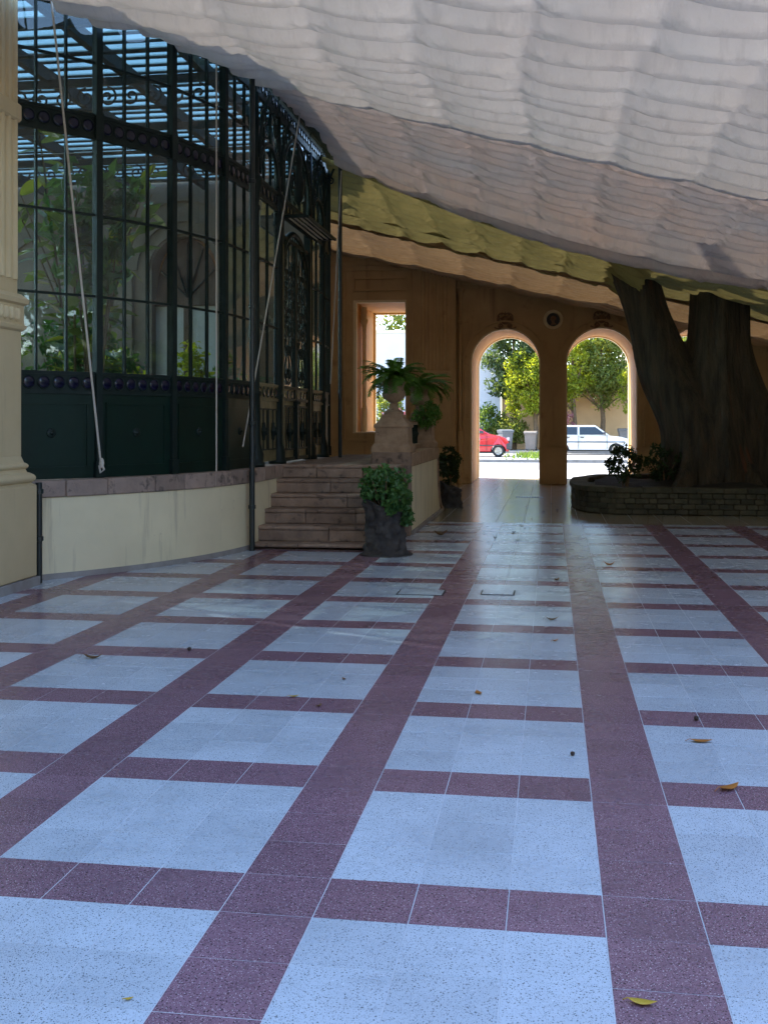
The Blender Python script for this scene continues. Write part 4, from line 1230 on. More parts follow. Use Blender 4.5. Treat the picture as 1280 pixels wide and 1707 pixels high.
for c0, c1 in zip(AC[:-1], AC[1:]):
    cx = (c0 + c1) / 2
    hw = (c1 - c0) / 2 - AR_
    MB().box(cx - hw - 0.028, cx + hw + 0.028, YA - 0.05, YA - 0.002, 0.01, 0.86).build('dado', 'ochre', ar)
    MB().box(cx - hw - 0.045, cx + hw + 0.045, YA - 0.075, YA - 0.002, 0.863, 0.92).build('dado_cap', 'ochre', ar)
    q = rect_frame(cx - hw + 0.19, cx + hw - 0.19, 1.0, 3.1, 0.03, YA - 0.06, YA - 0.002) if hw > 0.25 else None
    if q: q.build('pier_moulding', 'ochre', ar)
    # round medallion with a head in relief
    zc = 4.10
    md = MB().lathe([(0.0, 0.0), (0.165, 0.0), (0.165, -0.012), (0.18, -0.035), (0.20, -0.04), (0.215, -0.028), (0.235, -0.03), (0.245, -0.012), (0.245, 0.0)], 28, c=(cx, YA - 0.004, zc), axis='y', caps=False).build('medallion', 'cream', ar, smooth=True)
    MB().lathe([(0.0, -0.015), (0.163, -0.015), (0.163, -0.001)], 24, c=(cx, YA - 0.004, zc), axis='y', caps=False).build('medallion_field', 'disc_black', md)
    hd = MB()
    hd.lathe([(0.0, -0.05), (0.04, -0.045), (0.062, -0.02), (0.066, 0.0)], 12, c=(cx + 0.005, YA - 0.018, zc + 0.035), axis='y', caps=False)
    hd.prism([(cx - 0.05, zc - 0.02), (cx - 0.075, zc + 0.0), (cx - 0.06, zc + 0.03), (cx - 0.02, zc + 0.05), (cx + 0.04, zc), (cx + 0.03, zc - 0.07), (cx + 0.09, zc - 0.12), (cx - 0.06, zc - 0.13), (cx - 0.03, zc - 0.07)], YA - 0.05, YA - 0.02, 'y')
    hd.build('medallion_relief', 'relief', md)
MB().box(-2.36, AC[0] - AR_ - 0.005, YA - 0.05, YA - 0.002, 0.01, 0.86).build('dado', 'ochre', ar)
# window opening: lining, rims, sill, inner colonnette
MB().box(OX0 + 0.001, OX0 + 0.014, YL + 0.18, YB - 0.14, OZ0 + 0.03, OZ1 - 0.014).build('window_lining', 'orange', ar)
MB().box(OX0 + 0.001, OX1 - 0.001, YL + 0.18, YB - 0.14, OZ1 - 0.013, OZ1 - 0.001).build('window_lining', 'orange', ar)
MB().box(OX1 - 0.014, OX1 - 0.001, YL + 0.18, YB - 0.14, OZ0 + 0.03, OZ1 - 0.014).build('window_lining', 'orange', ar)
for (y0, y1) in ((YL - 0.01, YL + 0.175), (YB - 0.135, YB + 0.02)):
    MB().box(OX0 + 0.001, OX0 + 0.075, y0, y1, OZ0 + 0.03, OZ1 - 0.06).box(OX0 + 0.001, OX1 - 0.001, y0, y1, OZ1 - 0.0595, OZ1 - 0.001).box(OX1 - 0.03, OX1 - 0.001, y0, y1, OZ0 + 0.03, OZ1 - 0.06).build('window_rim', 'cream', ar)
MB().box(OX0 + 0.001, OX1 - 0.001, YL - 0.05, YB + 0.02, OZ0 + 0.001, OZ0 + 0.03).build('window_sill', 'cream', ar)
cy_ = YL + 1.1
clx = OX0 + 0.10
MB().lathe([(0.075, OZ0 + 0.031), (0.075, OZ0 + 0.65), (0.055, OZ0 + 0.67), (0.05, 3.95), (0.06, 3.97), (0.06, 4.0), (0.05, 4.02), (0.085, 4.16), (0.10, 4.2), (0.10, 4.24), (0.075, 4.25), (0.075, OZ1 - 0.06)], 12, c=(clx, cy_, 0)).build('colonnette', 'cream', ar, smooth=True)
# mouldings of the window bay
for (x0, x1, z0, z1) in ((OX0, OX1, 4.86, 5.20), (-5.2, -3.45, 1.08, 5.42)):
    rect_frame(x0, x1, z0, z1, 0.045, YL - 0.07, YL - 0.001).build('panel_moulding', 'ochre', ar)
MB().box(-9.6, -2.36, YL - 0.03, YL - 0.001, 0.01, 0.95).build('dado', 'ochre', ar)
MB().box(-9.6, -2.34, YL - 0.05, YL - 0.001, 0.953, 1.02).build('dado_cap', 'ochre', ar)
MB().box(-9.6, -2.34, YL - 0.10, YL - 0.001, 5.62, 5.70).box(-9.6, -2.33, YL - 0.06, YL - 0.001, 5.50, 5.617).build('cornice', 'ochre', ar)
MB().box(-2.33, 9.2, YA - 0.09, YA - 0.001, 5.0, 5.07).box(-2.33, 9.2, YA - 0.05, YA - 0.001, 4.90, 4.997).build('cornice', 'ochre', ar)
# fluted pilaster
MB().box(-3.33, -2.44, YL - 0.07, YL - 0.052, 1.021, 2.58).box(-3.33, -2.44, YL - 0.052, YL - 0.001, 1.021, 5.49).build('pilaster', 'ochre', ar)
MB().box(-3.30, -2.47, YL - 0.11, YL - 0.0525, 2.75, 2.84).box(-3.31, -2.46, YL - 0.09, YL - 0.0525, 2.60, 2.66).build('pilaster_base', 'ochre', ar, bevel=0.012)
for k in range(8):
    x = -3.20 + k * 0.092
    MB().tube([(x, YL - 0.053, 2.86), (x, YL - 0.053, 5.4)], 0.030, 8).build('flute_rib', 'ochre', ar, smooth=True)
# slim half column in the corner
MB().lathe([(0.075, 0.01), (0.075, 1.3), (0.055, 1.32), (0.055, 1.40), (0.045, 1.42), (0.045, 4.02), (0.065, 4.04), (0.065, 4.09), (0.045, 4.11), (0.05, 4.55), (0.06, 4.57), (0.06, 4.6), (0.05, 4.62), (0.075, 4.76), (0.12, 4.85), (0.12, 4.9)], 12, c=(-2.27, YA - 0.085, 0)).build('corner_colonnette', 'ochre', ar, smooth=True)

# ================================================================ CANOPIES
def lerp_tab(tab, y):
    for (a, va), (b, vb) in zip(tab[:-1], tab[1:]):
        if y <= b:
            t = max(0.0, (y - a) / (b - a)); t = t * t * (3 - 2 * t) * 0.5 + t * 0.5
            return va + (vb - va) * t
    return tab[-1][1]
def vnoise(x, y, seed, octs=3):
    """cheap smooth value noise on arrays"""
    r = np.random.default_rng(seed)
    tab = r.random((64, 64))
    out = np.zeros_like(x); amp = 1.0; tot = 0
    for o in range(octs):
        xi, yi = np.floor(x).astype(int), np.floor(y).astype(int)
        fx, fy = x - xi, y - yi
        fx, fy = fx * fx * (3 - 2 * fx), fy * fy * (3 - 2 * fy)
        g_ = lambda a, b: tab[a % 64, b % 64]
        out += amp * ((g_(xi, yi) * (1 - fx) + g_(xi + 1, yi) * fx) * (1 - fy) + (g_(xi, yi + 1) * (1 - fx) + g_(xi + 1, yi + 1) * fx) * fy)
        tot += amp; amp *= 0.5; x = x * 2.03 + 7.1; y = y * 2.03 + 3.3
    return out / tot

def cloth(name, mat, parent, xl, xr, y0, y1, zf, per, sag, nx, ny, pin=1.05, seed=1, xsag=0.05, wr=1.0, endsag=0.0):
    """canvas hung in swags: pulled up on cross wires every `per` metres and pinned every `pin` metres along them"""
    u = np.linspace(0, 1, nx); v = np.linspace(0, 1, ny)
    U, Vv = np.meshgrid(u, v)
    Y = y0 + (y1 - y0) * Vv
    XL, XR = xl(Y), xr(Y)
    X = XL + (XR - XL) * U
    Z = zf(X, Y)
    jit = vnoise(Y * 0.9 + 5, X * 0.25, seed + 1, 2) - 0.5
    pu = X / pin + 0.30 * np.sin(Y * 0.25 + seed) + 0.10 * (vnoise(Y * 0.8, Y * 0 + 3.1, seed + 8, 2) - 0.5)
    pu = pu + 0.12 * (vnoise(np.floor((Y - y0) / per) * 0.37 + 0.2, X * 0.3, seed + 9, 2) - 0.5)
    fu = pu - np.floor(pu)
    sw_ = 4 * fu * (1 - fu)                       # 0 at the pins, 1 between
    ph = (Y - y0) / per + 0.04 * sw_ + 0.18 * jit
    fv = ph - np.floor(ph)
    cell = np.floor(ph)
    depth = 0.88 + 0.12 * (vnoise(cell * 1.7 + 0.3, pu * 0.9, seed + 2, 2) - 0.5) * 2
    # swag profile: hangs full on the near side, drawn up sharply on the wire
    pk = 0.26
    tt = np.where(fv < pk, fv / (2 * pk), 0.5 + (fv - pk) / (2 * (1 - pk)))
    prof = 1 - (2 * tt - 1) ** 2
    Z = Z - sag * depth * prof * (0.84 + 0.16 * sw_) - xsag * sw_
    # creases fanning out from the pins
    k1 = vnoise(X * 5.0 + Y * 6.0, Y * 2.0 - X * 1.0, seed + 3, 3) - 0.5
    k2 = vnoise(X * 6.0 - Y * 5.0, Y * 2.6 + X * 1.2, seed + 4, 3) - 0.5
    near_pin = np.exp(-((fu - 0.0) / 0.22) ** 2) + np.exp(-((fu - 1.0) / 0.22) ** 2)
    Z = Z + wr * (0.020 * k1 * (0.4 + near_pin) + 0.020 * k2 * (0.4 + near_pin)) * (0.3 + prof)
    Z = Z + 0.02 * (vnoise(X * 0.5, Y * 0.5, seed + 6, 2) - 0.5)
    if endsag:
        e = np.clip((X - (XR - 0.9)) / 0.9, 0, 1)
        Z = Z - endsag * e ** 2 * (0.5 + 0.5 * np.sin(Y * 5.5 + 4 * X) ** 2)
    V = np.stack([X, Y, Z], -1).reshape(-1, 3)
    idx = np.arange(nx * ny).reshape(ny, nx)
    F = np.stack([idx[:-1, :-1], idx[:-1, 1:], idx[1:, 1:], idx[1:, :-1]], -1).reshape(-1, 4)
    base = WM[parent.name]
    V = V - np.array(base.translation)
    return link(bpy.data.objects.new(name, np_mesh(name, V, F, mat, None, True)), parent, base)

tabs = {'xl': [(6, -4.72), (9, -4.70), (10.2, -4.72), (11.2, -4.18), (12.3, -3.80), (13.3, -3.60), (15.5, -3.60), (17.5, -3.42)],
        'zl': [(6, 5.45), (9, 5.6), (13.3, 5.88), (15.2, 6.02), (16.4, 6.03), (17.5, 5.74)], 's': [(6, 0.13), (9, 0.17), (13.3, 0.27), (17.5, 0.32)]}
def tabv(k, Y): return np.vectorize(lambda q: lerp_tab(tabs[k], q))(Y[:, :1]) * np.ones_like(Y)
def z_front(X, Y):
    dx_ = X - tabv('xl', Y)
    s = tabv('s', Y)
    flat = np.clip(dx_ - 6.8, 0, None)
    w_ = np.clip((Y - 13.6) / 3.9, 0, 1)
    return tabv('zl', Y) - s * dx_ + s * 0.6 * flat - 0.27 * w_ * np.sin(PI * np.clip(dx_ / 6.7, 0, 1))
cf = thing('front_canopy', (0, 12, 5.0), 'large white gathered canvas canopy stretched over the near courtyard', 'canopy')
XRF = 9.4
cloth('canvas', 'canvas', cf, lambda Y: tabv('xl', Y), lambda Y: Y * 0 + XRF, 6.2, 13.30, z_front, 0.53, 0.18, 560, 900, 0.95, 11, 0.024, 2.0)
cloth('far_canvas', 'canvas_pink', cf, lambda Y: tabv('xl', Y), lambda Y: Y * 0 + XRF, 13.30, 17.50, z_front, 0.36, 0.10, 560, 620, 0.85, 23, 0.018, 2.8)
def hem(name, y, mat, r, x0, x1, dz, zf, parent, n=40):
    pts = []
    for k in range(n + 1):
        x = x0 + (x1 - x0) * k / n
        z = float(zf(np.array([[x]]), np.array([[y]]))[0, 0]) + dz
        pts.append((x, y, z))
    return MB().tube(pts, r, 8).build(name, mat, parent, smooth=True)
hem('seam_sleeve', 13.30, 'canvas', 0.035, -3.50, XRF, -0.03, z_front, cf)
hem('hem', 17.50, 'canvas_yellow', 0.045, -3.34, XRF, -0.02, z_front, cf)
# support wires of the canopy out to posts on the garden side
cb = thing('back_canopy', (-1, 22.5, 5.0), 'yellow and sand gathered canvas canopy sloping from the tree to the arcade wall', 'canopy')
def z_back(X, Y):
    n_ = 5.84 - 0.315 * (X + 3.35)
    m_ = 5.56 - 0.255 * (X + 3.41)
    f_ = 5.86 - 0.235 * (X + 5.0)
    t1 = np.clip((Y - 17.4) / 5.1, 0, 1); t2 = np.clip((Y - 22.5) / 5.0, 0, 1)
    return np.where(Y < 22.5, n_ * (1 - t1) + m_ * t1, m_ * (1 - t2) + f_ * t2)
xlb = lambda Y: np.where(Y < 21.35, GCX + np.sqrt(np.clip(25 - (np.clip(Y, 17.71, 30) - 17.71) ** 2, 0.1, None)) - 0.10, -9.6)
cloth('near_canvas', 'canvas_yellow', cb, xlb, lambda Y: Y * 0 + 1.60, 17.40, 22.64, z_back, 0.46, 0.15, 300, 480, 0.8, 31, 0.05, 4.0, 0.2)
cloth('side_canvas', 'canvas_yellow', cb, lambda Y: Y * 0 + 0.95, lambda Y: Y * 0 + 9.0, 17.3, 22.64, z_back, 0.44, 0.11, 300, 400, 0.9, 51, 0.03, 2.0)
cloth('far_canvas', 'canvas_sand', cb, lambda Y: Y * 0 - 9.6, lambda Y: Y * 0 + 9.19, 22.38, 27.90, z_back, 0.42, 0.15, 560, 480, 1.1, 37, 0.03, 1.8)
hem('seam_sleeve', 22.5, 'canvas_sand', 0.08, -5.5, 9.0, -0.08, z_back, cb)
# canopy posts
def cpost(x, y, z1, label):
    t = thing('canopy_post', (x, y, 0), label, 'post', 'posts carrying the canopy')
    MB().tube([(x, y, 0.974 if x < -2 else 0.0), (x, y, z1)], 0.032, 10).build('pole', 'pipe', t, smooth=True)
    MB().lathe([(0.06, z1), (0.06, z1 + 0.03), (0.02, z1 + 0.05)], 10, c=(x, y, 0)).build('cap', 'pipe', t)
    return t
cpost(-3.36, 17.46, 5.66, 'slim dark pole carrying the canopy corner beside the glasshouse')

# ================================================================ ROPES
def rope(pts, r, label):
    o = MB().tube(pts, r, 7).build('rope', 'rope', None, origin=pts[-1], smooth=True)
    return tag(o, label, 'rope', 'canopy ropes')
def at(u, v, d):
    r = (u - 640.0) / FPX * d
    return (r * CP - d * SP, r * SP + d * CP, HC - (v - 705.0) * d / FPX)
def line3(a, b, n=8, sagv=0.0):
    return [tuple(p + (q - p) * k / n - (sagv * math.sin(PI * k / n) if i == 2 else 0) for i, (p, q) in enumerate(zip(a, b))) for k in range(n + 1)]
A1, B1 = at(80, -60, 10.6), at(162, 712, 11.02)
rope(line3(A1, B1, 8, 0.02) + [at(168, 768, 11.0), at(174, 783, 10.98), at(168, 788, 10.97), at(166, 776, 10.99)], 0.011, 'white rope slanting from the canopy down to a knot on the coping')
kn = MB().lathe([(0.0, -0.05), (0.02, -0.04), (0.028, 0.0), (0.022, 0.03), (0.012, 0.05)], 8, c=at(170, 772, 10.985), caps=False)
tag(kn.build('rope_knot', 'rope', None, origin=at(170, 772, 10.985), smooth=True), 'frayed knot at the end of the leftmost slanting rope', 'knot')
rope(line3(at(361, 84, 12.62), at(361, 786, 12.62), 6), 0.010, 'white rope hanging straight down before the curved glazing')
rope(line3(at(503, 172, 15.6), at(405, 745, 13.25), 8, 0.03), 0.010, 'white rope slanting past the columns left of the doors')
rope(line3(at(569, 285, 17.5), at(551, 640, 17.0), 6, 0.02), 0.009, 'thin pale rope hanging beside the slim canopy pole')

# ================================================================ TREE IN THE COURTYARD
tr = thing('courtyard_tree', (2.9, 21.2, 0.40), 'massive fluted tree trunk forking into two stems under the canopy', 'tree')
TY = 21.15
def loft(rings, n, lob, seed):
    """rings: (x, y, z, rx, ry); fluted cross-sections"""
    rr = np.random.default_rng(seed); ph = rr.random(6) * 6.28
    V = []; F = []
    # resample
    R2 = []
    for a, b in zip(rings[:-1], rings[1:]):
        for k in range(5):
            t = k / 5
            R2.append([p + (q - p) * t for p, q in zip(a, b)])
    R2.append(list(rings[-1]))
    arr = np.array(R2)
    for _ in range(3):
        arr[1:-1] = (arr[:-2] + 2 * arr[1:-1] + arr[2:]) / 4
    for j, (x, y, z, rx, ry) in enumerate(arr):
        for i in range(n):
            a = 2 * PI * i / n
            k = 1 + lob * (0.55 * math.sin(4 * a + ph[0] + 0.35 * z) + 0.45 * math.sin(7 * a + ph[1] - 0.3 * z) + 0.35 * math.sin(13 * a + ph[2] + 0.5 * z) + 0.22 * math.sin(23 * a + ph[3] + 0.8 * math.sin(2 * z)))
            V.append((x + rx * k * math.cos(a), y + ry * k * math.sin(a), z))
    for j in range(len(arr) - 1):
        for i in range(n):
            F.append((j * n + i, j * n + (i + 1) % n, (j + 1) * n + (i + 1) % n, (j + 1) * n + i))
    F.append(tuple(range(n))[::-1]); F.append(tuple((len(arr) - 1) * n + i for i in range(n)))
    return V, F
def edge(v, u0, u1, y=TY, ry=None, d=20.55):
    """ring spanning photo columns u0..u1 at height v, at the tree's real distance"""
    z = HC - (v - 705.0) * d / FPX
    xa = at(u0, v, d); xb = at(u1, v, d)
    rx = (xb[0] - xa[0]) / 2
    return ((xa[0] + xb[0]) / 2, y, z, rx, ry or rx)
tk = MB()
V, F = loft([edge(840, 1085, 1250, ry=1.05), edge(800, 1092, 1245, ry=1.0), edge(755, 1104, 1232, ry=0.92), edge(715, 1102, 1225, ry=0.85), edge(680, 1088, 1205, ry=0.75), edge(640, 1070, 1175, ry=0.62), edge(600, 1060, 1150, ry=0.52), edge(560, 1054, 1132, ry=0.46), edge(515, 1042, 1112, ry=0.42), edge(470, 1026, 1100, ry=0.40), edge(430, 1004, 1080, ry=0.38), edge(360, 975, 1045, ry=0.36)], 72, 0.065, 3)
tk.add(V, F)
V, F = loft([edge(850, 1130, 1268, ry=1.05), edge(800, 1130, 1262, ry=1.0), edge(740, 1135, 1258, ry=0.9), edge(680, 1138, 1252, ry=0.75), edge(630, 1140, 1247, ry=0.66), edge(580, 1146, 1245, ry=0.6), edge(520, 1150, 1244, ry=0.56), edge(470, 1152, 1244, ry=0.54), edge(380, 1155, 1242, ry=0.5), edge(260, 1150, 1235, ry=0.45)], 80, 0.095, 8)
tk.add(V, F)
# right-hand buttress stem and roots
V, F = loft([edge(850, 1235, 1350, ry=0.9), edge(790, 1232, 1335, ry=0.8), edge(720, 1222, 1306, ry=0.66), edge(650, 1205, 1272, ry=0.5), edge(590, 1196, 1250, ry=0.42), edge(520, 1188, 1240, ry=0.35)], 60, 0.10, 5)
tk.add(V, F)
def root(pts, r): tk.tube(pts, r, 10)
rt = random.Random(6)
for (u, du) in ((1150, -6), (1185, 4), (1200, 10), (1225, 22), (1250, 40), (1165, -20)):
    a = at(u, 690, 19.95); b = at(u + du * 0.7, 770, 19.75); c = at(u + du * 1.6, 812, 19.55)
    root([a, ((a[0] + b[0]) / 2, (a[1] + b[1]) / 2 - 0.03, (a[2] + b[2]) / 2), b, c, (c[0] + du * 0.006, c[1] - 0.15, 0.30)], [0.05, 0.10, 0.13, 0.15, 0.10])
trunk = tk.build('trunk', 'bark', tr, smooth=False)
md = trunk.modifiers.new('remesh', 'REMESH'); md.mode = 'VOXEL'; md.voxel_size = 0.035; md.use_smooth_shade = True
md2 = trunk.modifiers.new('smooth', 'SMOOTH'); md2.factor = 0.5; md2.iterations = 2
# hanging strands of root on the bark
for (u, du, v0) in ((1198, 18, 640), (1215, 34, 660), (1172, -8, 700), (1232, 26, 690)):
    pts = []
    for k in range(9):
        t = k / 8
        p = at(u + du * t ** 1.5, v0 + (800 - v0) * t, 19.86 - 0.28 * t)
        pts.append((p[0] + rt.uniform(-0.015, 0.015), p[1], p[2]))
    MB().tube(pts, [0.02 + 0.03 * k / 8 for k in range(9)], 7).build('aerial_root', 'root', tr, smooth=True)
# limbs and crown above the canvas
lb = MB()
la, lr = at(1010, 360, 20.55), at(1192, 260, 20.55)
lb.tube([la, (0.2, 20.9, 7.2), (-1.4, 20.2, 9.0), (-2.8, 19.0, 10.4)], [0.38, 0.30, 0.2, 0.1], 10)
lb.tube([(0.3, 20.9, 7.1), (0.5, 22.8, 9.2), (0.2, 24.5, 10.8)], [0.24, 0.17, 0.08], 8)
lb.tube([lr, (3.0, 21.0, 8.0), (2.6, 19.0, 10.0), (1.8, 16.5, 11.6)], [0.46, 0.36, 0.24, 0.1], 10)
lb.tube([(3.0, 21.0, 7.8), (4.8, 21.8, 9.6), (6.4, 22.0, 11.0)], [0.32, 0.22, 0.1], 8)
lb.tube([(2.9, 20.6, 8.6), (1.0, 18.6, 10.2), (-0.6, 16.2, 11.0)], [0.24, 0.17, 0.08], 8)
lb.build('limb', 'bark', tr, smooth=True)
rng = np.random.default_rng(12)
foliage('crown', tr, ellipsoid_blobs((4.2, 22.0, 10.4), (5.0, 4.8, 2.6), 250, 0.75, rng, 0.15), 60, 0.27, 'crown', 77, 0.45)

# ================================================================ RAISED STONE PLANTER
pln = thing('stone_planter', (3.5, 21.3, 0), 'low mossy stone planter ring around the tree', 'planter')
ring_pts = [(7.2, 18.80), (1.05, 18.80), (0.62, 19.15), (0.42, 19.75), (0.36, 20.9), (0.45, 22.4), (0.95, 23.6), (2.2, 24.2), (7.2, 24.2)]
br = random.Random(4)
inset = [(7.0, 19.09), (1.18, 19.09), (0.88, 19.33), (0.72, 19.84), (0.66, 20.9), (0.75, 22.25), (1.15, 23.3), (2.3, 23.9), (7.0, 23.9)]
MB().prism([(x, y) for x, y in inset][::-1], 0.0, 0.36, 'z').build('core', 'moss_stone', pln)
so = MB()
nx, ny = 60, 44
V = []; F = []
for j in range(ny):
    for i in range(nx):
        x = 0.8 + 6.2 * i / (nx - 1); y = 19.15 + 4.7 * j / (ny - 1)
        z = 0.37 + 0.07 * math.sin(x * 3.1 + y) * math.sin(y * 2.3 - x) + 0.12 * math.exp(-((x - 2.9) ** 2 + (y - 21.2) ** 2) / 2.0) + br.uniform(-0.008, 0.008)
        V.append((x, y, z))
for j in range(ny - 1):
    for i in range(nx - 1):
        F.append((j * nx + i, j * nx + i + 1, (j + 1) * nx + i + 1, (j + 1) * nx + i))
def inside(p):
    c = False; q = inset
    for k in range(len(q)):
        (x0, y0), (x1, y1) = q[k], q[k - 1]
        if (y0 > p[1]) != (y1 > p[1]) and p[0] < (x1 - x0) * (p[1] - y0) / (y1 - y0) + x0: c = not c
    return c
F = [f for f in F if all(inside(V[k]) for k in f)]
so.add(V, F).build('soil', 'soil', pln, smooth=True)
for a, b in zip(ring_pts[:-1], ring_pts[1:]):
    mtx, L = frame_mtx(b, a)          # travel so that +y local points outwards
    if a[1] > 22: 
        nb_rows = [(0.0, 0.36)]
    else:
        nb_rows = [(0.010, 0.093), (0.098, 0.182), (0.187, 0.272), (0.277, 0.362)]
    for q, (z0, z1) in enumerate(nb_rows):
        x = 0.0
        while x < L - 0.02:
            w = min(br.uniform(0.13, 0.27), L - x)
            if L - x - w < 0.08: w = L - x
            j = br.uniform(-0.012, 0.012)
            MB().box(x + 0.004, x + w - 0.004, 0.0 + j, 0.27, z0, z1, mtx).build('planter_stone', 'moss_stone', pln, bevel=0.010)
            x += w
    x = 0.0
    while x < L - 0.02:
        w = min(br.uniform(0.30, 0.48), L - x)
        if L - x - w < 0.1: w = L - x
        MB().box(x + 0.003, x + w - 0.003, -0.03 + br.uniform(-0.008, 0.008), 0.30, 0.366, 0.452 + br.uniform(-0.008, 0.006), mtx).build('coping_slab', 'moss_stone', pln, bevel=0.010)
        x += w

def shrub(name, c, rad, k, br_, per, size, mat, label, cat, seed, stems=5, group=None, aspect=0.5, ground=None, hollow=0.35):
    z0 = ground if ground is not None else c[2] - rad[2]
    t = thing(name, (c[0], c[1], z0), label, cat, group)
    rng = np.random.default_rng(seed)
    foliage('foliage', t, ellipsoid_blobs(c, rad, k, br_, rng, hollow), per, size, mat, seed + 1, aspect)
    m = MB()
    for i in range(stems):
        a = rng.random() * 6.28
        m.tube([(c[0] + 0.05 * math.cos(a), c[1] + 0.05 * math.sin(a), z0 - 0.02), (c[0] + 0.25 * rad[0] * math.cos(a), c[1] + 0.25 * rad[1] * math.sin(a), (z0 + c[2]) / 2), (c[0] + 0.7 * rad[0] * math.cos(a), c[1] + 0.7 * rad[1] * math.sin(a), c[2] + 0.4 * rad[2])], [0.02 * max(1, rad[2]), 0.014 * max(1, rad[2]), 0.006], 5)
    m.build('stem', 'stem', t)
    return t
shrub('planter_shrub', (1.30, 20.3, 0.78), (0.36, 0.34, 0.34), 46, 0.085, 15, 0.085, 'shrub_dark', 'dark round-leaved shrub at the left end of the planter', 'shrub', 101, ground=0.40)
shrub('planter_shrub', (2.02, 20.55, 0.78), (0.40, 0.3, 0.34), 40, 0.09, 20, 0.08, 'shrub_dark', 'dark green shrub against the left foot of the trunk', 'shrub', 103, ground=0.40)

# ================================================================ GLASSHOUSE PLANTS
def rubber_leaf():
    V = []; F = []
    n = 7
    for i in range(n + 1):
        t = i / n
        w = 0.5 * math.sin(PI * (0.04 + 0.96 * t) ** 0.85) * 0.46
        z = -0.35 * t * t * 0.5
        V += [(-w, t, z + 0.12 * w), (0, t, z), (w, t, z + 0.12 * w)]
    for i in range(n):
        b = 3 * i
        F += [(b, b + 1, b + 4, b + 3), (b + 1, b + 2, b + 5, b + 4)]
    m = MB().add(V, F)
    me = m.mesh('leaf', 'rubber', True)
    at_ = me.attributes.new('rnd', 'FLOAT', 'FACE')
    at_.data.foreach_set('value', np.full(len(F), 0.35, dtype=np.float32))
    return me
rl_me = rubber_leaf()
rl_me2 = rl_me.copy(); rl_me2.attributes['rnd'].data.foreach_set('value', np.full(14, 0.95, dtype=np.float32))
def rubber_plant(c, h, nst, label, seed):
    t = thing('rubber_plant', c, label, 'plant')
    r = random.Random(seed)
    MB().lathe([(0.22, c[2]), (0.26, c[2] + 0.4), (0.28, c[2] + 0.42), (0.24, c[2] + 0.43)], 16, c=(c[0], c[1], 0)).build('tub', 'pot', t, smooth=True)
    for s in range(nst):
        a = r.random() * 6.28; lean = r.uniform(0.1, 0.42)
        hh = h * r.uniform(0.6, 1.0)
        pts = [(c[0] + 0.06 * math.cos(a) + lean * hh * q ** 1.4 * math.cos(a), c[1] + 0.06 * math.sin(a) + lean * hh * q ** 1.4 * math.sin(a), c[2] + 0.4 + hh * q) for q in [k / 7 for k in range(8)]]
        MB().tube(pts, [0.022 - 0.002 * k for k in range(8)], 6).build('stem', 'stem', t, smooth=True)
        for k in range(24):
            q = 0.16 + 0.84 * (k + r.random()) / 24
            i = min(6, int(q * 7)); f = q * 7 - i
            p = [pts[i][d] + (pts[i + 1][d] - pts[i][d]) * f for d in range(3)]
            L = r.uniform(0.26, 0.44)
            Mx = Matrix.Translation(p) @ Matrix.Rotation(r.random() * 6.28, 4, 'Z') @ Matrix.Rotation(r.uniform(-0.5, 0.9), 4, 'X') @ Matrix.Rotation(r.uniform(-0.5, 0.5), 4, 'Y') @ Matrix.Scale(L, 4)
            place(rl_me2 if r.random() < 0.3 else rl_me, 'leaf', t, Mx)
rubber_plant((-5.35, 11.9, 0.952), 3.9, 5, 'tall rubber plant with broad leaves behind the leftmost glass bays', 21)
rubber_plant((-5.9, 13.9, 0.952), 3.4, 4, 'broad-leaved rubber plant further back behind the second glass bay', 33)
rubber_plant((-6.7, 12.2, 0.952), 3.6, 5, 'rubber plant with dense leaves beside the leftmost interior wall', 45)
shrub('climbing_plant', (-5.0, 11.6, 3.7), (0.42, 0.5, 0.75), 34, 0.2, 16, 0.20, 'ivy', 'leafy climbing plant under the glass roof in the leftmost bays', 'plant', 151, ground=0.952)
shrub('indoor_shrub', (-5.7, 12.9, 2.0), (0.7, 0.5, 0.8), 50, 0.2, 24, 0.14, 'ivy', 'dense dark bush low behind the leftmost glass bay', 'shrub', 153, ground=0.952)
shrub('indoor_shrub', (-6.3, 14.6, 1.85), (0.75, 0.6, 0.72), 60, 0.2, 30, 0.12, 'tree_bright', 'light green bush inside the glasshouse behind the middle bay', 'shrub', 111, ground=0.952)
shrub('indoor_shrub', (-5.25, 15.6, 1.95), (0.30, 0.3, 0.85), 30, 0.16, 30, 0.09, 'tree_bright', 'bright upright bush inside the glasshouse before the arched doorway', 'shrub', 113, ground=0.952)
shrub('indoor_shrub', (-7.0, 13.3, 1.85), (0.8, 0.6, 0.75), 40, 0.2, 24, 0.12, 'hedge', 'spreading green bush inside the glasshouse behind the leftmost bay', 'shrub', 115, ground=0.952)
shrub('indoor_shrub', (-4.65, 15.2, 1.75), (0.35, 0.4, 0.7), 26, 0.15, 24, 0.10, 'ivy', 'dark green bush inside the glasshouse beside the sidelight', 'shrub', 117, ground=0.952)

# ================================================================ GARDEN ON THE RIGHT (shrubs mirrored in the glass; trees and hedge added as light screens)
for k, (x, y, h) in enumerate(((15.5, 6.0, 3.4), (15.0, 10.5, 2.8), (16.0, 14.5, 3.6), (15.2, 18.5, 3.0))):
    shrub('garden_shrub', (x, y, h / 2 + 0.1), (1.6, 2.4, h / 2), 70, 0.5, 40, 0.22, ('hedge', 'tree_bright')[k % 2], ('round hedge bush nearest the camera side of the garden', 'low bright bush second along the garden edge', 'tall hedge bush third along the garden edge', 'bright bush at the far garden corner')[k], 'shrub', 130 + k, ground=-0.13)

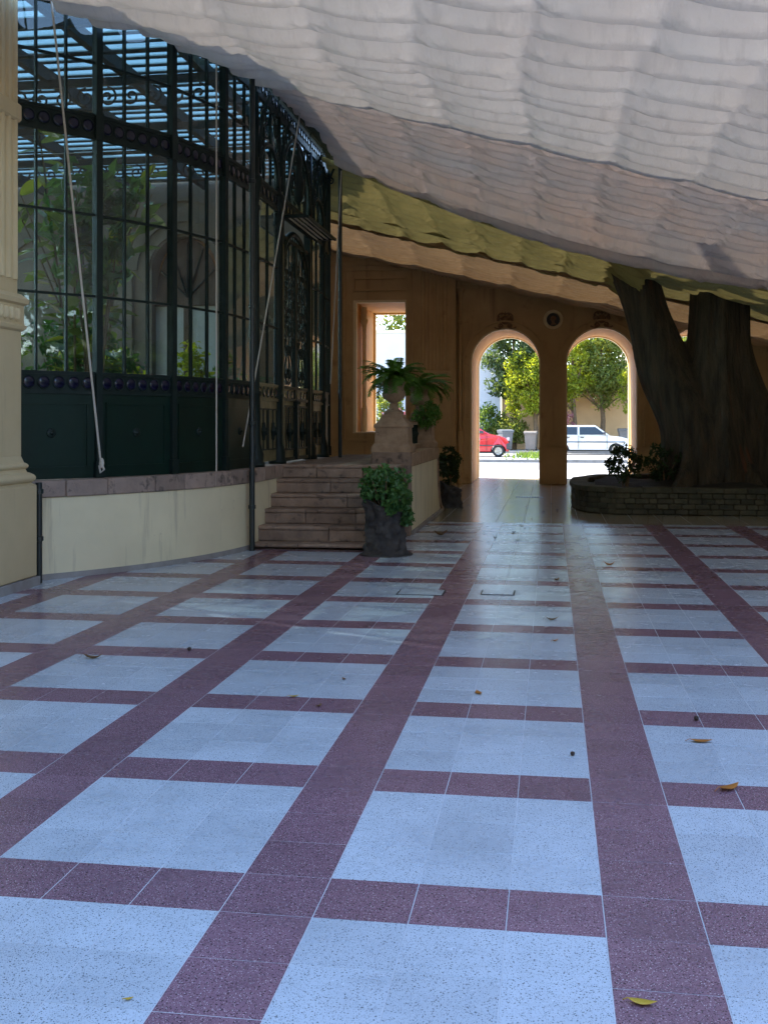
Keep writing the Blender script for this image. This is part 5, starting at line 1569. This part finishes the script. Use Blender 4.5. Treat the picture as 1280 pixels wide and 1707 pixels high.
for k, (x, y, hz, lab) in enumerate(((20, -2, 6.5, 'dark tree added as sky screen nearest the camera side'), (21, 4.5, 7.2, 'dark tree added as sky screen second along the garden edge'), (19.5, 10.5, 6.4, 'dark tree added as sky screen third along the garden edge'), (21, 16.5, 7.0, 'dark tree added as sky screen fourth along the garden edge'), (20, 22.5, 6.6, 'dark tree added as sky screen at the far end of the garden'))):
    t = thing('sky_screen_tree', (x, y, -0.13), lab, 'tree', 'added trees screening the sky')  # unseen tree added to hide the sky from the panes and court
    rng = np.random.default_rng(300 + k)
    foliage('crown', t, ellipsoid_blobs((x, y, hz), (3.6, 3.8, 5.4), 170, 0.9, rng, 0.3), 44, 0.42, ('crown', 'tree_dark')[k % 2], 320 + k)
    MB().tube([(x, y, -0.15), (x + 0.1, y, 2.5), (x, y + 0.2, 5), (x, y, hz + 2)], [0.35, 0.28, 0.2, 0.08], 8).build('trunk', 'bark', t, smooth=True)

hd = thing('light_screen_hedge', (10.1, 6.5, -0.02), 'long unseen hedge added to cut light from the garden side', 'hedge')
MB().box(9.75, 10.45, -5.0, 18.4, -0.02, 2.9).build('hedge_core', 'soil', hd)  # added out of view to cut light reaching the court
hr = np.random.default_rng(66)
n = 15000
side_ = hr.random(n)
Px = np.where(side_ < 0.6, 9.72 - 0.12 * hr.random(n), np.where(side_ < 0.8, 9.7 + 0.8 * hr.random(n), 10.48 + 0.12 * hr.random(n)))
Pz = np.where((side_ >= 0.6) & (side_ < 0.8), 2.9 + 0.12 * hr.random(n), 2.95 * hr.random(n))
P = np.stack([Px, -5 + 23.4 * hr.random(n), Pz], 1)
V, F, rr = leaf_arrays(P, 0.13, hr, 0.55)
V = V - np.array(WM[hd.name].translation)
link(bpy.data.objects.new('foliage', np_mesh('foliage', V, F, 'hedge', rr)), hd, WM[hd.name])

# ================================================================ ACROSS THE STREET
def wall_thing(name, x0, x1, y, h, mat, label, cap):
    t = thing(name, ((x0 + x1) / 2, y, 0.1), label, 'wall')
    MB().box(x0, x1, y, y + 0.35, 0.0, h).build('wall_body', mat, t)
    MB().box(x0 - 0.02, x1 + 0.02, y - 0.10, y + 0.45, h + 0.002, h + 0.16).build('coping', cap, t)
    MB().box(x0, x1, y - 0.05, y - 0.002, 0.0, 0.5).build('plinth', mat, t)
    return t
wall_thing('boundary_wall', -18.0, -2.75, 60.5, 6.5, 'white_wall', 'tall whitewashed wall across the street on the left', 'cream')
wall_thing('boundary_wall', -2.70, 16.0, 60.6, 4.1, 'ochre_wall', 'peach rendered wall behind the parked white car', 'ochre_wall')
pb = thing('far_building', (8, 72, 0), 'pale pink building behind the trees across the street', 'building')
MB().box(4.6, 22, 70, 80, 0, 13).build('wall', 'pink_wall', pb)
MB().box(4.3, 22.3, 69.6, 80, 13.003, 13.5).build('roof', 'ochre_wall', pb)
for i in range(5):
    for j in range(3):
        x = 6.2 + i * 3.2; z = 2.0 + j * 3.6
        w = MB().box(x, x + 1.2, 69.94, 69.998, z, z + 2.0).build('window', 'car_glass', pb)
        rect_frame(x - 0.1, x + 1.3, z - 0.1, z + 2.1, 0.1, 69.88, 69.998).build('window_frame', 'cream', w)

def street_tree(c, rad, hz, k, br_, per, size, mat, label, seed, trunk_r=0.16, aspect=0.45, lean=0.0, hollow=0.3):
    t = thing('street_tree', (c[0], c[1], 0.1), label, 'tree', 'trees across the street')
    rng = np.random.default_rng(seed)
    foliage('crown', t, ellipsoid_blobs((c[0] + lean, c[1], hz), rad, k, br_, rng, hollow), per, size, mat, seed + 3, aspect)
    m = MB()
    m.tube([(c[0], c[1], 0.08), (c[0] + 0.1, c[1], hz * 0.35), (c[0] + 0.5 * lean, c[1], hz * 0.7), (c[0] + lean, c[1], hz + rad[2] * 0.4)], [trunk_r, trunk_r * 0.8, trunk_r * 0.6, trunk_r * 0.3], 8)
    for q in range(9):
        a = rng.random() * 6.28; zz = hz * (0.45 + 0.4 * rng.random())
        m.tube([(c[0] + 0.4 * lean, c[1], zz), (c[0] + lean * 0.7 + rad[0] * 0.4 * math.cos(a), c[1] + rad[1] * 0.4 * math.sin(a), zz + 0.5), (c[0] + lean + rad[0] * 0.85 * math.cos(a), c[1] + rad[1] * 0.85 * math.sin(a), zz + 0.7 + rng.random())], [trunk_r * 0.4, trunk_r * 0.28, 0.02], 6)
    m.build('trunk', 'stem', t, smooth=True)
    return t
street_tree((-2.0, 59.3), (1.6, 1.2, 3.0), 5.2, 150, 0.42, 52, 0.25, 'tree_dark', 'tall dark-leaved tree behind the bins in the left arch', 201)
street_tree((-0.9, 58.2), (1.5, 1.1, 2.1), 3.6, 160, 0.38, 56, 0.18, 'tree_bright', 'bright yellow-green tree right of the dark tree in the left arch', 205)
street_tree((1.1, 59.0), (1.1, 1.0, 2.1), 4.4, 90, 0.36, 44, 0.19, 'tree_bright', 'yellow-green tree at the left side of the right arch', 209)
street_tree((2.6, 59.6), (1.6, 1.1, 2.2), 4.7, 160, 0.4, 52, 0.20, 'tree_olive', 'wide olive-green tree filling the right arch above the white car', 213)
street_tree((4.15, 58.0), (0.75, 0.7, 1.5), 3.2, 44, 0.3, 36, 0.16, 'tree_bright', 'small light green tree at the right edge of the right arch', 217, 0.08)
street_tree((6.6, 59.2), (1.9, 1.4, 2.4), 4.6, 90, 0.45, 40, 0.22, 'tree_olive', 'olive-green tree behind the great trunk', 221)
street_tree((-10.4, 63.5), (3.6, 1.6, 2.4), 7.6, 110, 0.6, 40, 0.28, 'tree_olive', 'leafy tree rising over the whitewashed wall', 225)
street_tree((2.0, 66.0), (3.4, 1.8, 3.2), 7.5, 120, 0.7, 36, 0.3, 'tree_dark', 'tall dark tree standing behind the peach wall', 229)
shrub('street_bush', (-3.35, 58.9, 1.35), (1.0, 0.8, 1.15), 60, 0.3, 40, 0.16, 'hedge', 'light green bush at the left side of the left arch', 'bush', 241, ground=0.1)
shrub('street_bush', (-2.1, 58.6, 1.25), (0.9, 0.7, 0.9), 50, 0.28, 40, 0.16, 'tree_olive', 'olive bush just behind the two bins', 'bush', 243, ground=0.1)
shrub('street_bush', (-8.6, 58.6, 1.9), (0.9, 0.7, 1.7), 60, 0.3, 40, 0.16, 'tree_olive', 'tall leafy bush before the whitewashed wall in the window opening', 'bush', 245, ground=0.1)
shrub('street_bush', (-8.0, 57.6, 1.2), (0.8, 0.6, 1.0), 50, 0.26, 30, 0.15, 'bloom', 'pink flowering bush low in the window opening', 'bush', 247, ground=0.1)
shrub('street_bush', (0.75, 58.0, 1.3), (0.4, 0.5, 1.1), 30, 0.22, 24, 0.14, 'bloom', 'thin reddish shrub before the peach wall in the right arch', 'bush', 249, ground=0.1)
# grass tuft on the verge
gr = np.random.default_rng(9)
n = 900
P = np.stack([-0.75 + 0.75 * gr.normal(size=n) * 0.6, 50.6 + gr.normal(size=n) * 1.6, np.zeros(n)], 1)
h_ = 0.10 + 0.16 * gr.random(n)
a_ = gr.random(n) * 6.28
b0 = P + np.stack([np.cos(a_), np.sin(a_), a_ * 0], 1) * 0.03; b1 = P - np.stack([np.cos(a_), np.sin(a_), a_ * 0], 1) * 0.03
tp_ = P + np.stack([gr.normal(size=n) * 0.08, gr.normal(size=n) * 0.08, h_], 1)
V = np.stack([b0, b1, tp_], 1).reshape(-1, 3); F = np.arange(3 * n).reshape(-1, 3)
tag(link(bpy.data.objects.new('verge_grass', np_mesh('verge_grass', V, F, 'hedge', gr.random(n)))), 'tuft of bright grass on the verge between the cars', 'grass', kind='stuff')

# wheeled bins
def bin_(x, y, h, mat, label, rz):
    t = thing('wheeled_bin', (x, y, 0.1), label, 'bin', 'bins across the street', rz)
    b = WM[t.name]
    w, d = 0.29, 0.33
    body = MB().add([(-w * 0.82, -d * 0.8, 0.08), (w * 0.82, -d * 0.8, 0.08), (w * 0.82, d * 0.8, 0.08), (-w * 0.82, d * 0.8, 0.08), (-w, -d, h), (w, -d, h), (w, d, h), (-w, d, h)], [(0, 3, 2, 1), (4, 5, 6, 7), (0, 1, 5, 4), (1, 2, 6, 5), (2, 3, 7, 6), (3, 0, 4, 7)])
    body.box(-w - 0.03, w + 0.03, -d - 0.03, d + 0.03, h - 0.07, h - 0.01)
    place(body.mesh('bin_body', mat), 'bin_body', t, b)
    lid = MB().prism([(-d - 0.06, h + 0.001), (d + 0.05, h + 0.001), (d + 0.03, h + 0.06), (0, h + 0.10), (-d - 0.02, h + 0.05)], -w - 0.04, w + 0.04, 'x')
    place(lid.mesh('lid', mat), 'lid', t, b)
    for s in (-1, 1):
        place(MB().lathe([(0.1, s * 0.02), (0.1, -s * 0.04)], 14, c=(s * w * 0.85, d * 0.75, 0.1), axis='x').mesh('wheel', 'rubber_black'), 'wheel', t, b)
    place(MB().tube([(-w * 0.8, d + 0.05, h - 0.02), (w * 0.8, d + 0.05, h - 0.02)], 0.02, 6).mesh('handle', mat), 'handle', t, b)
bin_(-2.35, 57.2, 1.0, 'bin', 'grey wheeled bin just right of the red car', R_(24))
bin_(-1.05, 57.0, 0.92, 'bin_tan', 'tan grey wheeled bin beside the middle pier', R_(-6))
bin_(3.72, 58.4, 1.05, 'bin_tan', 'wheeled bin behind the bonnet of the white car', R_(4))

# ================================================================ CARS (x forward)
def wheel_mesh(r, w):
    ty = MB().lathe([(r * 0.62, -w / 2), (r * 0.93, -w / 2), (r, -w * 0.36), (r, w * 0.36), (r * 0.93, w / 2), (r * 0.62, w / 2)], 24, axis='y', caps=False)
    rm = MB().lathe([(0.0, -w * 0.42), (r * 0.16, -w * 0.44), (r * 0.2, -w * 0.34), (r * 0.5, -w * 0.30), (r * 0.6, -w * 0.46), (r * 0.66, -w * 0.46), (r * 0.66, w * 0.3), (0, w * 0.3)], 24, axis='y', caps=False)
    for k in range(5):
        a = 2 * PI * k / 5
        rm.tube([(r * 0.15 * math.cos(a), -w * 0.4, r * 0.15 * math.sin(a)), (r * 0.56 * math.cos(a), -w * 0.42, r * 0.56 * math.sin(a))], r * 0.07, 5)
    return ty.mesh('tyre', 'rubber_black', True), rm.mesh('rim', 'hub', True)
def car(name, loc, label, paint, W, lower, wheels, wr, belt, roof, zb, zr, windows, trim_z, doors, extra):
    t = thing(name, loc, label, 'car')
    b = WM[t.name]
    hw = W / 2
    # lower body with wheel arches cut into its outline
    bot = []
    for (xw) in sorted(wheels):
        bot += [(xw + (wr + 0.06) * math.cos(PI - PI * k / 10), 0.24 + (wr + 0.05) * math.sin(PI - PI * k / 10)) for k in range(11)]
    poly = [(lower[-1][0], 0.24)] 
    outline = [(lower[0][0], 0.24)] + bot + [(lower[-1][0], 0.24)] + lower[::-1]
    V = []; F = []
    n = len(outline)
    def yy(x, z):       # body sides curve in towards nose, tail and top
        tx = abs(x - 0.0) / (max(abs(lower[0][0]), lower[-1][0]))
        return hw * (1 - 0.10 * max(0, tx - 0.72) / 0.28) * (1 - 0.05 * max(0, (z - 0.62)) / 0.4) * (1 - 0.04 * max(0, 0.45 - z) / 0.25)
    vs = [(x, -yy(x, z), z) for x, z in outline] + [(x, yy(x, z), z) for x, z in outline]
    body = MB().add(vs, [tuple(range(n)), tuple(range(n, 2 * n))[::-1]] + [(i, n + i, n + (i + 1) % n, (i + 1) % n) for i in range(n)])
    bo = place(body.mesh('body', paint), 'body', t, b)
    md = bo.modifiers.new('bevel', 'BEVEL'); md.width = 0.035; md.segments = 3; md.limit_method = 'ANGLE'; md.angle_limit = R_(40)
    # cabin
    y0, y1 = hw * 0.93, hw * 0.74
    cab = MB().add([(x, s * (y0 if z == 0 else y1), zb if z == 0 else zr) for s in (-1, 1) for (x, z) in ((belt[0], 0), (belt[1], 0), (roof[1], 1), (roof[0], 1))], [(0, 1, 2, 3), (7, 6, 5, 4), (0, 4, 5, 1), (1, 5, 6, 2), (2, 6, 7, 3), (3, 7, 4, 0)])
    co = place(cab.mesh('cabin', paint), 'cabin', t, b)
    md = co.modifiers.new('bevel', 'BEVEL'); md.width = 0.05; md.segments = 3
    def side(x, z, s, off=0.006):
        f = (z - zb) / (zr - zb)
        return (x, s * (y0 + (y1 - y0) * f + off), z)
    for s in (-1, 1):
        for w in windows:
            m = MB()
            a = [side(x, z, s, 0.012) for x, z in w]; c = [side(x, z, s, -0.03) for x, z in w]
            k = len(w)
            m.add(a + c, [tuple(range(k))[::s], tuple(range(k, 2 * k))[::-s]] + [(i, (i + 1) % k, k + (i + 1) % k, k + i) for i in range(k)])
            place(m.mesh('side_window', 'car_glass'), 'side_window', t, b)
        place(MB().box(lower[0][0] + 0.35, lower[-1][0] - 0.3, s * hw * 0.985 - 0.012, s * hw * 0.985 + 0.012, trim_z, trim_z + 0.05).mesh('side_trim', 'trim_grey'), 'side_trim', t, b)
        for (xd, z0, z1) in doors:
            place(MB().box(xd - 0.008, xd + 0.008, s * hw - 0.02, s * hw * 0.999 + 0.002, z0, z1).mesh('door_gap', 'rubber_black'), 'door_gap', t, b)
        for (xh, zh) in extra['handles']:
            place(MB().box(xh, xh + 0.16, s * hw * 0.985 - 0.01, s * hw * 0.985 + 0.025, zh, zh + 0.04).mesh('door_handle', 'trim_grey'), 'door_handle', t, b)
        xm, zm = extra['mirror']
        place(MB().box(xm - 0.06, xm + 0.06, s * (hw + 0.02), s * (hw + 0.16), zm, zm + 0.12).mesh('wing_mirror', 'trim_grey'), 'wing_mirror', t, b)
        place(MB().box(lower[-1][0] - 0.10, lower[-1][0] + 0.012, s * hw * 0.58 - 0.14, s * hw * 0.58 + 0.20, extra['lamp'] - 0.07, extra['lamp'] + 0.07).mesh('headlight', 'lamp_glass'), 'headlight', t, b)
        place(MB().box(lower[0][0] - 0.012, lower[0][0] + 0.08, s * hw * 0.66 - 0.12, s * hw * 0.66 + 0.12, 0.62, 0.84).mesh('tail_light', 'lamp_red'), 'tail_light', t, b)
    # windscreens
    for (xb_, xr_, e, nm) in ((belt[1], roof[1], 1, 'windscreen'), (belt[0], roof[0], -1, 'rear_window')):
        q = [(0.12, 0.9), (0.12, -0.9), (0.88, -0.9), (0.88, 0.9)]
        pts = [(xb_ + (xr_ - xb_) * f + e * 0.012, (y0 + (y1 - y0) * f) * k * 0.95, zb + (zr - zb) * f + 0.008) for f, k in q]
        pts2 = [(p[0] - e * 0.05, p[1], p[2] - 0.02) for p in pts]
        m = MB().add(pts + pts2, [(0, 1, 2, 3), (7, 6, 5, 4), (0, 4, 5, 1), (1, 5, 6, 2), (2, 6, 7, 3), (3, 7, 4, 0)])
        place(m.mesh(nm, 'car_glass'), nm, t, b)
    for (x0, x1, z0, z1) in extra['bumpers']:
        o = place(MB().box(x0, x1, -hw * 0.96, hw * 0.96, z0, z1).mesh('bumper', 'trim_grey'), 'bumper', t, b)
        md = o.modifiers.new('bevel', 'BEVEL'); md.width = 0.04; md.segments = 2
    ty, rm = wheel_mesh(wr, 0.18)
    for xw in wheels:
        for s in (-1, 1):
            Mx = b @ Matrix.Translation((xw, s * (hw - 0.13), wr + 0.003)) @ (Matrix.Rotation(PI, 4, 'Z') if s > 0 else Matrix.Identity(4))
            w_ = place(ty, 'wheel', t, Mx)
            place(rm, 'rim', w_, Mx)
    MB_ = MB().box(lower[0][0] + 0.2, lower[-1][0] - 0.25, -hw * 0.8, hw * 0.8, 0.18, 0.30)
    place(MB_.mesh('underbody', 'rubber_black'), 'underbody', t, b)
    return t, b
car('white_car', (1.74, 54.3, -0.003), 'white saloon car parked across the street in the right arch', 'car_white', 1.6,
    [(-1.98, 0.42), (-2.0, 0.75), (-1.95, 0.93), (-1.3, 0.95), (0.0, 0.94), (0.95, 0.92), (1.55, 0.86), (1.9, 0.76), (2.0, 0.62), (2.0, 0.40)], (-1.25, 1.28), 0.28,
    (-1.75, 1.0), (-1.15, 0.32), 0.93, 1.42,
    [[(-0.42, 0.97), (0.82, 0.97), (0.32, 1.34), (-0.42, 1.34)], [(-1.30, 0.97), (-0.52, 0.97), (-0.52, 1.34), (-1.05, 1.34)]], 0.60,
    [(-0.47, 0.30, 0.94), (0.86, 0.30, 0.94), (-1.12, 0.62, 0.94)], {'handles': [(-0.38, 0.82), (-1.05, 0.82)], 'mirror': (0.74, 0.98), 'lamp': 0.68, 'bumpers': [(1.93, 2.06, 0.38, 0.55), (-2.06, -1.93, 0.40, 0.58)]})
rc, rcb = car('red_car', (-3.72, 50.4, -0.003), 'small red hatchback parked at the left edge of the left arch', 'car_red', 1.55,
    [(-1.75, 0.42), (-1.80, 0.80), (-1.76, 1.0), (-0.5, 1.02), (0.55, 1.03), (0.95, 1.03), (1.40, 0.95), (1.72, 0.84), (1.82, 0.66), (1.82, 0.40)], (-1.2, 1.36), 0.275,
    (-1.74, 0.98), (-1.5, 0.10), 1.02, 1.52,
    [[(-0.30, 1.06), (0.72, 1.06), (0.12, 1.44), (-0.30, 1.44)], [(-1.4, 1.06), (-0.4, 1.06), (-0.4, 1.44), (-1.3, 1.44)]], 0.50,
    [(-0.35, 0.3, 1.02), (0.84, 0.3, 1.02)], {'handles': [(-0.24, 0.90)], 'mirror': (0.64, 1.06), 'lamp': 0.80, 'bumpers': [(1.72, 1.90, 0.34, 0.62), (-1.88, -1.74, 0.36, 0.62)]})
dc = MB()
for (x, z, r) in ((0.36, 0.74, 0.12), (0.52, 0.80, 0.08), (0.28, 0.84, 0.06)):
    pts = [(x + r * (0.7 + 0.5 * math.sin(3 * a + x * 9)) * math.cos(a), z + r * (0.5 + 0.3 * math.cos(2 * a)) * math.sin(a)) for a in [2 * PI * k / 14 for k in range(14)]]
    dc.prism(pts, -0.777, -0.770, 'y')
place(dc.mesh('door_emblem', 'decal'), 'door_emblem', rc, rcb)

# ================================================================ FALLEN LEAVES AND SEEDS
def leaf_on_floor(u, v, L, mat, rz, curl, label, aspect=0.42, group='leaves fallen on the floor'):
    x, y = px(u, v, 0.0)
    m = MB()
    n = 8
    for i in range(n + 1):
        t = i / n
        w = aspect * 0.5 * math.sin(PI * t ** 0.9)
        z = 0.006 + curl * (2 * t - 1) ** 2 * 0.5
        m.v += [(L * (t - 0.5), -w * L, L * (z + w * curl * 1.1) + 0.003), (L * (t - 0.5), 0, L * z + 0.003), (L * (t - 0.5), w * L, L * (z + w * curl * 0.7) + 0.003)]
    for i in range(n):
        b = 3 * i
        m.f += [(b, b + 3, b + 4, b + 1), (b + 1, b + 4, b + 5, b + 2)]
    m.tube([(-0.5 * L, 0, L * (0.006 + curl * 0.5) + 0.003), (-0.68 * L, 0.03 * L, 0.004)], 0.0015, 4)
    o = bpy.data.objects.new('fallen_leaf', m.mesh('fallen_leaf', mat, True))
    link(o, None, Matrix.Translation((x, y, 0.0005)) @ Matrix.Rotation(rz, 4, 'Z'))
    md = o.modifiers.new('solid', 'SOLIDIFY'); md.thickness = 0.0012
    return tag(o, label, 'leaf', group)
for a in ((155, 1098, 0.13, 'leaf_brown', 0.1, 0.45, 'curled brown leaf on a white panel below the cream wall at left'),
          (490, 1162, 0.06, 'leaf_yellow', 0.4, 0.3, 'small pale leaf on the edge of a red band left of centre'),
          (532, 1178, 0.05, 'leaf_brown', 1.2, 0.5, 'small brown leaf on a red band left of centre'),
          (573, 1133, 0.04, 'leaf_brown', 2.2, 0.5, 'tiny brown leaf on a white panel left of centre'),
          (797, 1156, 0.085, 'leaf_orange', 1.9, 0.2, 'small orange-brown leaf on a white panel in the middle'),
          (1168, 1237, 0.11, 'leaf_orange', 0.1, 0.2, 'long narrow tan leaf on a white panel at right'),
          (1214, 1316, 0.12, 'leaf_orange', 0.7, 0.3, 'broad orange-brown leaf on a red band at right'),
          (1070, 1674, 0.075, 'leaf_yellow', -0.1, 0.25, 'golden yellow leaf on the red stripe near the bottom edge'),
          (215, 1667, 0.025, 'leaf_yellow', 0.5, 0.3, 'tiny yellow leaf on a white panel at bottom left'),
          (1015, 943, 0.13, 'leaf_orange', 0.2, 0.75, 'bright orange curled leaf in the middle distance'),
          (920, 1034, 0.11, 'leaf_brown', 0.3, 0.5, 'brown leaf on a white panel beside the glossy stripe'),
          (925, 1069, 0.06, 'leaf_orange', 0.8, 0.4, 'small orange leaf just below the glossy stripe panel'),
          (928, 968, 0.10, 'leaf_brown', 1.2, 0.5, 'small dark leaf on the far white panels near the middle'),
          (735, 893, 0.26, 'leaf_brown', 0.9, 0.6, 'large dark leaf lying beside the stair side wall'),
          (1070, 950, 0.08, 'leaf_brown', 0.2, 0.4, 'dark leaf to the right of the orange curled leaf')):
    leaf_on_floor(*a)
lc = random.Random(17)
for k in range(16):
    leaf_on_floor(lc.uniform(770, 935), lc.uniform(818, 905), lc.uniform(0.05, 0.11), lc.choice(['leaf_brown', 'nut', 'leaf_brown']), lc.uniform(0, 6.28), 0.4, 'small dark dry leaf scattered on the far paving before the arches', group='small leaves on the far paving')
for (u, v, r, lab) in ((954, 1260, 0.011, 'round dark seed on a white panel beside the central red stripe'), (1160, 1201, 0.013, 'dark seed pod on a red band at right'), (316, 1085, 0.014, 'dark seed pod on a red band at left')):
    x, y = px(u, v, 0)
    o = MB().lathe([(0.0, 0.0), (r * 0.7, r * 0.25), (r, r * 0.9), (r * 0.75, r * 1.6), (0.0, r * 1.9)], 10, c=(x, y, 0.0005), caps=False).build('fallen_seed', 'nut', None, origin=(x, y, 0), smooth=True)
    tag(o, lab, 'seed', 'seeds fallen on the floor')
# inspection covers let into the floor: a lifted slab with a dark gap
for (u, v, w, d_, lab) in ((830, 988, 0.30, 0.28, 'pale inspection cover with dark edge left of the central stripe'), (702, 988, 0.42, 0.30, 'pale inspection cover with dark edge near the stair'), (882, 829, 0.55, 0.14, 'dark narrow floor drain before the arches')):
    x, y = px(u, v, 0)
    t = thing('floor_cover', (x, y, 0), lab, 'cover')
    if d_ > 0.2:
        rect_frame(x - w / 2, x + w / 2, 0, d_, 0.010, 0, 0.003)
        f_ = MB().box(x - w / 2, x + w / 2, y - d_ / 2, y - d_ / 2 + 0.012, 0.0008, 0.004).box(x + w / 2 - 0.012, x + w / 2, y - d_ / 2 + 0.0125, y + d_ / 2, 0.0008, 0.004).box(x - w / 2, x - w / 2 + 0.008, y - d_ / 2 + 0.0125, y + d_ / 2, 0.0008, 0.004)
        f_.build('frame', 'disc_black', t)
        MB().box(x - w / 2 + 0.012, x + w / 2 - 0.014, y - d_ / 2 + 0.016, y + d_ / 2 - 0.004, 0.0008, 0.005).build('lid', 't_white', t)
    else:
        rf = MB().box(x - w / 2, x + w / 2, y - d_ / 2, y + d_ / 2, 0.0008, 0.004); rf.build('frame', 'disc_black', t)
        for k in range(9):
            xx = x - w / 2 + 0.03 + k * (w - 0.06) / 9
            MB().box(xx, xx + 0.025, y - d_ / 2 + 0.01, y + d_ / 2 - 0.01, 0.0045, 0.008).build('grate_bar', 'steel', t)
